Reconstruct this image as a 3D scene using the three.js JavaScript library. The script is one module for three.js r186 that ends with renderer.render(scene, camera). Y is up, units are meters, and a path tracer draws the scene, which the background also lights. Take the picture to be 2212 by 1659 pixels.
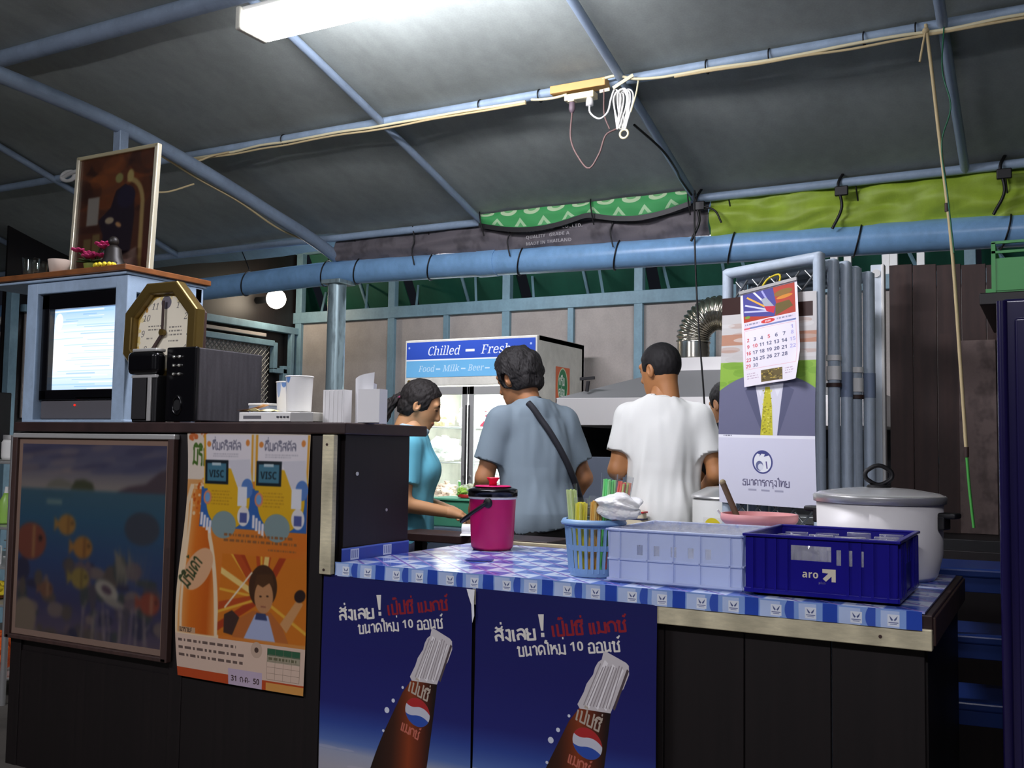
import * as THREE from 'three';
import { RoundedBoxGeometry } from 'three/addons/geometries/RoundedBoxGeometry.js';
import { mergeGeometries } from 'three/addons/utils/BufferGeometryUtils.js';
import { RectAreaLightUniformsLib } from 'three/addons/lights/RectAreaLightUniformsLib.js';
import { createNoise3D } from 'simplex-noise';

RectAreaLightUniformsLib.init();
// World: x runs along the stall, y is up, the kitchen lies towards -z. The photographer sits at the origin, eye at 1.2 m.
const scene = new THREE.Scene();
scene.background = new THREE.Color(0.006, 0.007, 0.010);
const renderer = new THREE.WebGLRenderer();
renderer.toneMapping = THREE.LinearToneMapping;
renderer.toneMappingExposure = 1.0;
renderer.shadowMap.enabled = true;
const camera = new THREE.PerspectiveCamera(42.07, 2212 / 1659, 0.05, 60);
{
  const yaw = 28.576 * Math.PI / 180, pitch = 3.627 * Math.PI / 180;
  camera.position.set(0, 1.2, 0);
  camera.lookAt(-Math.sin(yaw) * Math.cos(pitch), 1.2 + Math.sin(pitch), -Math.cos(yaw) * Math.cos(pitch));
  camera.rotateZ(0.866 * Math.PI / 180);
}
const LIGHT = { dining: 80, behind: 92, kitchen: 54, fridge: 48, tv: 1.5 };   // radiance of the tubes' faces

// ---------- helpers ----------
let seed = 7;
const rnd = () => { seed = (Math.imul(seed, 1664525) + 1013904223) | 0; return (seed >>> 0) / 4294967296; };
const rr = (a, b) => a + (b - a) * rnd();
const n3 = createNoise3D(rnd);
const V = (x, y, z) => new THREE.Vector3(x, y, z);
const taken = {};
const numbered = (n) => { taken[n] = (taken[n] ?? -1) + 1; return taken[n] ? n + '_' + String(taken[n]).padStart(3, '0') : n; };
const shadows = (o) => { o.traverse((c) => { if (c.isMesh) { c.castShadow = true; c.receiveShadow = true; } }); return o; };
function thing(name, label, category, [x, y, z] = [0, 0, 0], turn = 0, group) {
  const o = new THREE.Group(); o.name = numbered(name); o.position.set(x, y, z); o.rotation.y = turn; scene.add(o);
  o.userData = { label, category }; if (group) o.userData.group = group;
  return o;
}
function structure(name, label) { const o = new THREE.Group(); o.name = numbered(name); o.userData = { kind: 'structure', label }; scene.add(o); return o; }
// uv in metres, taken from the face's main direction
function metric(g) {
  const p = g.attributes.position, n = g.attributes.normal, uv = new Float32Array(p.count * 2);
  for (let i = 0; i < p.count; i++) {
    const ax = Math.abs(n.getX(i)), ay = Math.abs(n.getY(i)), az = Math.abs(n.getZ(i));
    const [a, b] = ax >= ay && ax >= az ? [p.getZ(i), p.getY(i)] : ay >= az ? [p.getX(i), p.getZ(i)] : [p.getX(i), p.getY(i)];
    uv[2 * i] = a; uv[2 * i + 1] = b;
  }
  g.setAttribute('uv', new THREE.BufferAttribute(uv, 2)); return g;
}
const clean = (g) => { const q = g.index ? g.toNonIndexed() : g; for (const k of Object.keys(q.attributes)) if (!['position', 'normal', 'uv'].includes(k)) q.deleteAttribute(k); if (!q.attributes.uv) metric(q); return q; };
const join = (list) => list.length === 1 ? list[0] : mergeGeometries(list.map(clean));
function part(name, geo, mat, parent, label, keep) {
  let g = Array.isArray(geo) ? join(geo) : geo;
  if (!keep && mat.userData.metric) metric(g);
  const m = new THREE.Mesh(g, mat); m.name = name; if (label) m.userData.label = label;
  m.castShadow = m.receiveShadow = true; parent.add(m); return m;
}
const bx = (w, h, d, x = 0, y = 0, z = 0, r = 0.004) => (r > 0 && Math.min(w, h, d) > 2.2 * r ? new RoundedBoxGeometry(w, h, d, 2, r) : new THREE.BoxGeometry(w, h, d)).translate(x, y, z);
const span = (x0, x1, y0, y1, z0, z1, r = 0.004) => bx(Math.abs(x1 - x0), Math.abs(y1 - y0), Math.abs(z1 - z0), (x0 + x1) / 2, (y0 + y1) / 2, (z0 + z1) / 2, r);
const cyl = (r0, r1, h, x = 0, y = 0, z = 0, s = 24, open = false) => new THREE.CylinderGeometry(r1, r0, h, s, 1, open).translate(x, y + h / 2, z);
const lathe = (pts, s = 32) => new THREE.LatheGeometry(pts.map(([r, y]) => new THREE.Vector2(r, y)), s);
function rod(a, b, r, s = 12) {
  const A = V(...a), B = V(...b), d = B.clone().sub(A), g = new THREE.CylinderGeometry(r, r, d.length(), s);
  g.applyQuaternion(new THREE.Quaternion().setFromUnitVectors(V(0, 1, 0), d.clone().normalize()));
  const c = A.add(B).multiplyScalar(0.5); return g.translate(c.x, c.y, c.z);
}
function bar(a, b, w, h) {    // square bar from a to b, w across and h up
  const A = V(...a), B = V(...b), d = B.clone().sub(A), L = d.length(), f = d.normalize();
  const up = Math.abs(f.y) > 0.95 ? V(0, 0, 1) : V(0, 1, 0), s = new THREE.Vector3().crossVectors(up, f).normalize(), u = new THREE.Vector3().crossVectors(f, s);
  const g = new RoundedBoxGeometry(w, h, L, 1, Math.min(w, h) * 0.12), c = A.add(B).multiplyScalar(0.5);
  return g.applyMatrix4(new THREE.Matrix4().makeBasis(s, u, f).setPosition(c));
}
const tube = (pts, r, seg = 8, k = 6, closed = false) => new THREE.TubeGeometry(new THREE.CatmullRomCurve3(pts.map((p) => V(...p)), closed), Math.max(4, (pts.length - 1) * k), r, seg, closed);
// a sheet: width w, height h, centred; bend(u, v) gives its offset [dx, dy, dz], u and v in 0..1 from the lower left
function sheet(w, h, nu, nv, bend) {
  const g = new THREE.PlaneGeometry(w, h, nu, nv), p = g.attributes.position, uv = g.attributes.uv;
  for (let i = 0; i < p.count; i++) { const [a, b, c] = bend ? bend(uv.getX(i), uv.getY(i)) : [0, 0, 0]; p.setXYZ(i, p.getX(i) + a, p.getY(i) + b, p.getZ(i) + c); }
  g.computeVertexNormals(); return g;
}
// ---------- materials ----------
function noiseTexture(size, fn) {
  const d = new Uint8Array(size * size * 4);
  for (let y = 0; y < size; y++) for (let x = 0; x < size; x++) { const v = fn(x / size, y / size), o = (y * size + x) * 4; for (let c = 0; c < 3; c++) d[o + c] = Math.max(0, Math.min(255, v[c] * 255)); d[o + 3] = 255; }
  const t = new THREE.DataTexture(d, size, size); t.wrapS = t.wrapT = THREE.RepeatWrapping; t.magFilter = THREE.LinearFilter; t.colorSpace = THREE.SRGBColorSpace; t.needsUpdate = true; return t;
}
const tiled = (u, v, f, k) => n3(Math.cos(u * 6.2832) * f, Math.sin(u * 6.2832) * f, Math.cos(v * 6.2832) * f + k) * 0.6 + n3(Math.sin(v * 6.2832) * f, Math.cos(u * 6.2832) * f + k, Math.sin(u * 6.2832) * f) * 0.4;
const mottle = noiseTexture(256, (u, v) => { const a = 0.90 + 0.06 * tiled(u, v, 0.6, 0) + 0.035 * tiled(u, v, 2.6, 5) + 0.02 * rr(-1, 1); return [a, a, a]; });
const grain = noiseTexture(256, (u, v) => { const a = 0.86 + 0.10 * n3(Math.cos(u * 6.2832) * 2.2, Math.sin(u * 6.2832) * 2.2, v * 1.2) + 0.05 * tiled(u, v, 5, 3) + 0.02 * rr(-1, 1); return [a, a, a]; });
const stain = noiseTexture(256, (u, v) => { const m = Math.max(0, tiled(u, v, 1.1, 9) + 0.4 * tiled(u, v, 3.5, 2)), a = 0.95 - 0.22 * Math.min(1, m * 1.4) + 0.02 * rr(-1, 1); return [a, a * 0.995, a * 0.98]; });
const rep = (t, a, b) => { const c = t.clone(); c.repeat.set(a, b); return c; };
function mat(color, roughness = 0.6, o = {}) {
  const m = (o.transmission || o.clearcoat || o.sheen) ? new THREE.MeshPhysicalMaterial({ color, roughness, ...o }) : new THREE.MeshStandardMaterial({ color, roughness, ...o });
  return m;
}
const withMap = (m, t, a = 1, b = a) => { m.map = rep(t, a, b); m.userData.metric = true; return m; };
const M = {
  steelBlue: withMap(mat(0x9fb2c8, 0.4, { metalness: 0.1 }), mottle, 2),
  gate: withMap(mat(0xc6d5e3, 0.4), mottle, 2),
  paleBlue: withMap(mat(0xa9c0d8, 0.5), mottle, 2),
  postBlue: withMap(mat(0xa3bcc4, 0.38, { metalness: 0.35 }), stain, 3, 1.2),
  pipeBlue: withMap(mat(0x8fc0ee, 0.3), mottle, 1.5),
  wallFrame: withMap(mat(0x86a9b8, 0.5), mottle, 2),
  board: withMap(mat(0xbdb4ad, 0.85), mottle, 0.5),
  canopy: withMap(mat(0xa6aea9, 0.8, { side: THREE.DoubleSide }), mottle, 0.9),
  greenSheet: withMap(mat(0x1f5f4a, 0.6, { side: THREE.DoubleSide }), mottle, 1),
  darkWood: withMap(mat(0x170f0f, 0.5), grain, 3, 0.7),
  brownWood: withMap(mat(0x47302a, 0.6), grain, 2, 0.6),
  slab: withMap(mat(0x3b2826, 0.45), grain, 0.8, 3),
  orangeWood: withMap(mat(0x8c5326, 0.5), grain, 0.8, 3),
  pine: withMap(mat(0xeadfba, 0.65), grain, 0.8, 4),
  concrete: withMap(mat(0x5c5752, 0.9), stain, 0.5),
  black: mat(0x0c0b0d, 0.5), blackGloss: mat(0x0a090c, 0.22), blackRubber: mat(0x161417, 0.7),
  charcoal: withMap(mat(0x423f44, 0.75), grain, 3),
  white: mat(0xe9e8e4, 0.6), paper: mat(0xeeeef0, 0.85, { side: THREE.DoubleSide }), whitePlastic: mat(0xf0efea, 0.4),
  offWhite: withMap(mat(0xe6e3d6, 0.5), mottle, 1),
  steel: mat(0xc4c4c2, 0.3, { metalness: 0.6 }), chrome: mat(0xe4e2da, 0.14, { metalness: 0.8 }), aluminium: mat(0xc9c8c4, 0.36, { metalness: 0.5 }),
  galvanised: withMap(mat(0xa9adad, 0.35, { metalness: 0.8 }), mottle, 4),
  cream: mat(0xe6dcb4, 0.55), twine: mat(0xcdb98c, 0.8), yellow: mat(0xd8c22a, 0.6), green: mat(0x4fae4b, 0.5), lime: mat(0xa8d65a, 0.45), red: mat(0xc22b2c, 0.5), orange: mat(0xe5641f, 0.5),
  glass: new THREE.MeshPhysicalMaterial({ color: 0xf4f8f6, roughness: 0.03, transmission: 1, thickness: 0, ior: 1.5 }),
};
// ---------- print ----------
function canvas(w, h, draw) {
  const c = document.createElement('canvas'); c.width = w; c.height = h; const x = c.getContext('2d'); draw(x, w, h);
  const t = new THREE.CanvasTexture(c); t.colorSpace = THREE.SRGBColorSpace; t.anisotropy = 8; return t;
}
const printed = (t, rough = 0.6, o = {}) => mat(0xffffff, rough, { map: t, side: THREE.DoubleSide, ...o });
// Thai letters without loops, one stroke path each: cell height 1 from the x-height (0) to the baseline (1)
const TH = {
  'ก': [0.72, 'M.1 1L.1 .5L0 .3Q.3 -.1 .58 .1Q.72 .22 .72 .5L.72 1'], 'ข': [0.68, 'M0 .22L.1 0L.24 .06L.16 .4L.16 1L.66 1L.66 0'], 'ค': [0.74, 'M.12 1L.08 .5Q.08 0 .4 0Q.74 0 .74 .5L.74 1M.1 .95L.28 .55L.46 .62'],
  'ง': [0.52, 'M.12 .05L.42 0L.46 .1L.44 1L.04 .62'], 'ซ': [0.76, 'M0 .22L.1 0L.24 .06L.16 .4L.16 1L.66 1L.66 .38L.56 .22L.78 -.08'], 'ด': [0.74, 'M.2 1L.08 .5Q.08 0 .4 0Q.74 0 .74 .5L.74 1M.18 .98L.46 .5'],
  'ท': [0.76, 'M0 0L.16 0L.16 1M.16 .9L.46 .1Q.74 -.1 .74 .3L.74 1'], 'ธ': [0.66, 'M.66 -.02L.24 .02Q-.06 .3 .3 .34L.64 .4L.64 1L.1 1L.1 .62'], 'น': [0.78, 'M0 0L.16 0L.16 1L.6 .8M.66 0L.66 .98M.76 1L.58 .88L.62 .74'],
  'บ': [0.7, 'M0 0L.14 0L.14 1L.68 1L.68 0'], 'ป': [0.7, 'M0 0L.14 0L.14 1L.68 1L.68 -.42'], 'ม': [0.74, 'M0 0L.16 0L.16 .8L.04 1L.2 .86L.72 1L.72 0'], 'ย': [0.7, 'M.18 0L.02 .05L.12 .42L.3 .46L.08 .56L.08 1L.68 1L.68 0'],
  'ร': [0.56, 'M.56 0L.1 .04L.06 .3L.5 .38L.54 1L.38 1'], 'ล': [0.72, 'M.06 .14Q.6 -.2 .7 .3L.7 1M.12 1L.08 .56Q.3 .34 .52 .52L.66 .72'], 'ส': [0.74, 'M.06 .14Q.6 -.2 .68 .3L.68 1M.12 1L.08 .56Q.3 .34 .52 .52L.66 .72M.6 .12L.8 -.14'],
  'ห': [0.78, 'M0 0L.16 0L.16 1M.16 .62L.5 .1L.74 .1M.46 .3Q.74 .34 .74 .6L.74 1'], 'อ': [0.7, 'M.1 .2Q.4 -.18 .66 .16L.68 1L.12 1L.1 .5L.3 .48'], 'า': [0.46, 'M0 .18Q.3 -.18 .44 .2L.44 1'], 'ต': [0.76, 'M.2 1L.08 .5Q.1 0 .26 .02L.4 .14L.54 .02Q.74 .06 .74 .5L.74 1M.18 .98L.46 .5'], 'ว': [0.6, 'M.06 .18Q.5 -.2 .58 .3L.58 1L.4 1'], 'ฟ': [0.9, 'M0 0L.14 0L.14 1L.44 .5L.74 1L.74 -.42'],
  'เ': [0.26, 'M.1 0L.1 1L.26 1'], 'แ': [0.58, 'M.1 0L.1 1L.26 1M.42 0L.42 1L.58 1'], 'ใ': [0.34, 'M.3 1L.3 -.25L.02 -.3L.1 -.5L.3 -.44'], 'ไ': [0.36, 'M.32 1L.32 -.2L.04 -.34L.3 -.5'],
  'ิ': [0, 'M-.62 -.16Q-.3 -.5 0 -.16Z'], 'ี': [0, 'M-.62 -.16Q-.3 -.5 0 -.16ZM0 -.16L0 -.44'], 'ื': [0, 'M-.62 -.16Q-.3 -.5 0 -.16ZM0 -.16L0 -.44M-.14 -.3L-.14 -.46'], 'ั': [0, 'M-.62 -.2L-.5 -.32L-.44 -.16L-.1 -.18L.02 -.4'], '่': [0, 'M-.08 -.56L-.08 -.8'], '้': [0, 'M-.3 -.74L-.16 -.6L-.2 -.5L.06 -.66'], '๊': [0, 'M-.4 -.5L-.34 -.7L-.24 -.56L-.14 -.7L.02 -.54'], '์': [0, 'M-.2 -.34L-.08 -.5M-.1 -.3L.1 -.62'], 'ุ': [0, 'M-.1 1.12L-.04 1.16L-.04 1.4'],
};
function thai(x, text, px, py, size, o = {}) {
  const { color = '#fff', weight = 0.17, gap = 0.16, skew = 0, angle = 0, wide = 1 } = o;
  x.save(); x.translate(px, py); x.rotate(angle); x.transform(1, 0, skew, 1, 0, 0); x.scale(size * wide, size); x.strokeStyle = x.fillStyle = color; x.lineWidth = weight; x.lineJoin = 'round'; x.lineCap = 'butt';
  let at = 0;
  for (const ch of text) {
    const g = TH[ch];
    if (g) { if (g[0]) { x.save(); x.translate(at, -1); x.stroke(new Path2D(g[1])); x.restore(); at += g[0] + gap; } else { x.save(); x.translate(at - gap, -1); x.lineWidth = weight * 0.75; x.stroke(new Path2D(g[1])); x.restore(); } }
    else if (ch === ' ') at += 0.4;
    else { x.font = (o.bold === false ? '' : 'bold ') + '1.35px sans-serif'; x.save(); x.scale(1, 1); x.fillText(ch, at, 0); x.restore(); at += x.measureText(ch).width + gap * 0.3; }
  }
  x.restore(); return at * size * wide;
}
const poly = (x, pts, fill) => { x.beginPath(); pts.forEach(([a, b], i) => (i ? x.lineTo(a, b) : x.moveTo(a, b))); x.closePath(); x.fillStyle = fill; x.fill(); };
const blob = (x, cx, cy, rx, ry, fill, rot = 0) => { x.beginPath(); x.ellipse(cx, cy, rx, ry, rot, 0, 6.2832); x.fillStyle = fill; x.fill(); };
const smear = (x, x0, y0, w, n, dy, color, h = 0.5) => { for (let i = 0; i < n; i++) { let a = x0; const end = x0 + w * rr(0.75, 1); while (a < end) { const l = rr(0.2, 1.2) * dy; x.fillStyle = color; x.fillRect(a, y0 + i * dy, Math.min(l, end - a), dy * h); a += l + dy * 0.35; } } };
// ---------- ground and roof ----------
{
  const f = structure('floor', 'worn grey concrete ground under the stall');
  part('slab', span(-10, 5, -0.12, 0, -10, 5, 0), M.concrete, f);
}
const ROOF = [[-4.95, 2.43], [-4.75, 2.485], [-4.3, 2.62], [-3.8, 2.765], [-3.3, 2.905], [-2.87, 3.015], [-2.3, 3.10], [-1.5, 3.14], [-0.6, 3.12], [0.2, 3.03], [1.0, 2.88], [1.8, 2.68], [2.4, 2.5]];   // [z, y] across the canopy
const roofY = (z) => { for (let i = 1; i < ROOF.length; i++) if (z <= ROOF[i][0]) { const [a, b] = [ROOF[i - 1], ROOF[i]]; return b[1] + (a[1] - b[1]) * (b[0] - z) / (b[0] - a[0]); } return 2.5; };
{
  const r = structure('ceiling', 'dark grey-green fabric canopy stretched over pipe rafters');
  const nx = 60, nz = 64, g = new THREE.PlaneGeometry(1, 1, nx, nz), p = g.attributes.position;
  for (let i = 0; i < p.count; i++) {
    const x = -9 + (p.getX(i) + 0.5) * 12.5, z = -4.95 + (0.5 - p.getY(i)) * 7.35;
    const bay = Math.abs(Math.sin((x + 0.32) / 1.235 * Math.PI)), sag = 0.018 * bay * Math.abs(Math.sin((z + 4.75) / 0.95 * Math.PI));
    p.setXYZ(i, x, roofY(z) + 0.004 - sag + 0.006 * n3(x * 1.4, z * 1.4, 1), z);
  }
  g.computeVertexNormals();
  part('canopy_fabric', g, M.canopy, r);
}
{
  const purlin = (name, label, y, z, rad, x0 = -9, x1 = 3) => { const s = structure(name, label); part('pipe', rod([x0, y, z], [x1, y, z], rad, 14), M.paleBlue, s); };
  purlin('purlin', 'pale blue eave pipe tied with tarpaulins above the gutter pipe', 2.452, -4.75, 0.021);
  purlin('purlin', 'pale blue pipe carrying the cream cables halfway up the canopy', 2.738, -3.80, 0.021);
  { const s = structure('beam', 'thick steel-blue ridge pipe in the upper left corner of the canopy'); part('pipe', rod([-9, 2.985, -2.87], [3, 2.985, -2.87], 0.038, 16), M.steelBlue, s); }
  purlin('purlin', 'pale blue canopy pipe over the diners', 3.09, -0.6, 0.021); purlin('purlin', 'pale blue eave pipe on the diners side of the canopy', 2.62, 1.85, 0.021);
  for (const [x, l] of [[-0.33, 'rightmost visible canopy rafter beside the hanging rope'], [-1.56, 'canopy rafter meeting the cream cable coil'], [-2.79, 'canopy rafter ending at the green patterned valance'], [-5.15, 'canopy rafter behind the picture frame'], [-6.4, 'canopy rafter behind the drinking glasses on the television cabinet'], [0.9, 'canopy rafter outside the frame on the right'], [-7.6, 'canopy rafter outside the frame on the left']]) {
    const s = structure('rafter', 'slim steel-blue ' + l), pts = [];
    for (let z = -4.75; z < 1.9; z += 0.3) pts.push([x, roofY(z) - 0.036, z]);
    part('pipe', tube(pts, 0.019, 10, 2), M.steelBlue, s);
  }
  const arch = structure('arch_beam', 'thick arched steel-blue beam sweeping down to the steel post');
  const A = [[-3.86, 2.335, -4.86], [-3.87, 2.43, -4.55], [-3.88, 2.50, -4.25], [-3.88, 2.57, -3.93], [-3.88, 2.635, -3.60], [-3.88, 2.692, -3.22], [-3.88, 2.72, -2.86], [-3.88, 2.735, -2.5], [-3.88, 2.74, -1.8], [-3.88, 2.72, -0.8], [-3.88, 2.66, 0.2]];
  part('arch_pipe', tube(A, 0.036, 14, 4), M.steelBlue, arch);
  part('hanger', span(-3.905, -3.855, 2.30, 2.67, -3.225, -3.175), M.steelBlue, arch);
}
// ---------- steel post, gutter pipe, tarpaulins ----------
{
  const s = structure('column', 'galvanised pale blue steel post under the gutter pipe');
  part('post', rod([-3.80, 0, -4.75], [-3.80, 2.19, -4.75], 0.055, 20), M.postBlue, s);
  part('top_plate', span(-3.87, -3.73, 2.165, 2.19, -4.84, -4.68), M.postBlue, s);
}
const pipeY = (x) => 2.178 + (x < -3.9 ? 0.079 + (x + 3.9) * 0.03 : (-0.1 - x) * 0.0208);
{
  const pipe = thing('gutter_pipe', 'long sky-blue plastic gutter pipe hung below the canopy edge', 'pipe', [0, 0, 0]);
  const pts = []; for (let x = -8; x <= 2.01; x += 0.5) pts.push([x, pipeY(x), -4.83]);
  part('pipe', tube(pts, 0.073, 28, 2), M.pipeBlue, pipe);
  for (const x of [-2.79, 0.4]) part('joint_collar', rod([x - 0.06, pipeY(x), -4.83], [x + 0.06, pipeY(x), -4.83], 0.0775, 28), M.pipeBlue, pipe);
  [[-6.85, 'far left, above the fence'], [-4.6, 'just left of the globe lamp'], [-3.95, 'left of the steel post'], [-3.70, 'right of the steel post'], [-3.17, 'above the twin napkin cups'], [-2.58, 'under the patterned valance'], [-2.01, 'under the middle of the grey tarpaulin'], [-1.40, 'under the left lime tarpaulin end'], [-0.80, 'above the bundled gate poles'], [-0.18, 'above the green plastic crate']].forEach(([x, where]) => {
    const t = thing('cable_tie', 'black cable tie round the blue gutter pipe, ' + where, 'cable tie', [x, pipeY(x), -4.83], 0, 'cable ties on the gutter pipe'), q = [];
    for (let k = 0; k <= 20; k++) { const a = k / 20 * 6.2832; q.push([0.02 * Math.sin(a) + 0.018 * Math.cos(a), 0.0775 * Math.cos(a), 0.0775 * Math.sin(a)]); }
    part('loop', tube(q.slice(0, 20), 0.0042, 6, 2, true), M.black, t);
    part('tail', tube([[0.018, 0.077, 0], [0.015, 0.13, 0.03], [0.005, 2.45 - pipeY(x), 0.075]], 0.0035, 6, 5), M.black, t);
  });
}
function tarp(name, label, category, x0, x1, yTop, yBot, z, material, bend, keep) {
  const t = thing(name, label, category, [(x0 + x1) / 2, 0, z]);
  const g = sheet(x1 - x0, 1, 60, 14, (u, v) => { const x = x0 + u * (x1 - x0), T = yTop(x), B = yBot(x); return [0, (B + (T - B) * v) - (v - 0.5), bend(x, v)]; });
  part('fabric', g, material, t, undefined, keep); return t;
}
{
  const tarpGrey = withMap(mat(0x6f6a70, 0.7, { side: THREE.DoubleSide }), stain, 1.2);
  const g = tarp('grey_tarpaulin', 'grey tarpaulin with pale printed lettering rolled under the canopy edge', 'tarpaulin', -3.84, -1.50, (x) => 2.445, (x) => pipeY(x) + 0.062, -4.79, tarpGrey, (x, v) => 0.03 * Math.sin(v * 3.1) + 0.014 * n3(x * 4, v * 2, 3));
  const ink = canvas(768, 256, (x) => { x.clearRect(0, 0, 768, 256); x.fillStyle = '#c9c6c6'; x.font = 'bold 54px sans-serif'; x.fillText('CO.,LTD.', 470, 60); smear(x, 60, 24, 390, 1, 40, '#c9c6c6', 0.9); x.fillText('QUALITY   GRADE A', 60, 140); x.fillText('MADE IN THAILAND', 60, 220); });
  const lettering = part('lettering', sheet(0.42, 0.115, 10, 4, (u, v) => [0, 0, 0.012 * n3((u * 0.42 - 2.3) * 4, 0.5 + v * 0.3, 3)]).translate(0.33, 2.338, 0.046), mat(0xffffff, 0.8, { map: ink, alphaMap: canvas(768, 256, (x) => { x.fillStyle = '#000'; x.fillRect(0, 0, 768, 256); x.drawImage(ink.image, 0, 0); x.globalCompositeOperation = 'source-atop'; x.fillStyle = '#000'; x.fillRect(0, 0, 0, 0); }), transparent: true }), g, 'pale printed lettering', true);
  void lettering;
  for (const x of [-0.58, 0.05, 0.66]) part('tie_cord', tube([[x, 2.47, 0.055], [x + 0.012, 2.38, 0.052], [x - 0.004, 2.33, 0.05], [x + 0.01, 2.245, 0.045]], 0.004, 6, 5), M.black, g);

  const leafy = canvas(1024, 128, (x) => {
    x.fillStyle = '#3f9d57'; x.fillRect(0, 0, 1024, 128);
    for (let k = 0; k < 9; k++) { const c = k * 120 + 40; blob(x, c, 8, 42, 34, '#b9d3a8'); blob(x, c, 0, 22, 18, '#6cae6f'); poly(x, [[c + 30, 122], [c + 62, 60], [c + 94, 122]], '#a9cfa0'); poly(x, [[c + 48, 122], [c + 62, 92], [c + 76, 122]], '#57a866'); }
  });
  const low = (x) => { const k = (x + 2.79) / 1.23; return 2.448 - 0.062 * Math.max(0, Math.sin(Math.min(1, k / 0.55) * Math.PI * 0.9 + 0.15)) - (k > 0.52 ? 0.05 * Math.sin((k - 0.52) / 0.48 * Math.PI) : 0); };
  const v = tarp('patterned_valance', 'narrow green and white patterned cloth valance tied along the eave pipe', 'valance', -2.79, -1.57, (x) => 2.486, low, -4.71, printed(leafy, 0.7), (x, k) => 0.012 * Math.sin(k * 3) + 0.008 * n3(x * 6, k, 8), true);
  part('dark_hem', sheet(1.22, 1, 60, 1, (u, w) => { const x = -2.79 + u * 1.22, b = low(x); return [0, b - 0.026 + 0.026 * w - (w - 0.5), 0.004]; }), M.black, v);
  for (const [a, b] of [[-0.595, -0.57], [0.075, 0.09], [0.6, 0.61]]) part('tie_cord', tube([[a, 2.495, 0.02], [(a + b) / 2, 2.45, 0.035], [b, 2.36, 0.01]], 0.004, 6, 5), M.black, v);

  const lime = withMap(mat(0xb2d044, 0.55, { side: THREE.DoubleSide }), mottle, 1.5);
  const fold = (x, k) => 0.035 * Math.sin(k * 3.1) + 0.03 * n3(x * 2.6 + k * 1.6, k * 1.8, 4) + 0.026 * Math.abs(n3(x * 3.4 - k * 1.6, k * 1.1, 6)) - 0.02;
  const l = tarp('lime_tarpaulin', 'bright lime-green tarpaulin rolled and strapped above the gutter pipe', 'tarpaulin', -1.49, 1.2, (x) => 2.464 - 0.02 * Math.max(0, n3(x * 2, 0, 1)), (x) => pipeY(x) + 0.05, -4.79, lime, fold);
  for (const x of [-1.255, -0.575, 0.10, 0.80]) {
    part('strap', tube([[x - 0.145 + 0.02, 2.495, 0.05], [x - 0.145 + 0.0, 2.44, 0.075], [x - 0.145 + 0.015, 2.33, 0.07], [x - 0.145 - 0.03, 2.235, 0.06]], 0.007, 6, 6), M.black, l);
    part('buckle', bx(0.06, 0.045, 0.02, x - 0.13, 2.405, 0.075, 0.005), M.black, l);
  }
  part('strap_end', tube([[-1.36, 2.40, 0.08], [-1.30, 2.37, 0.085], [-1.27, 2.31, 0.08]], 0.005, 6, 5), M.black, l);
}
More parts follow.
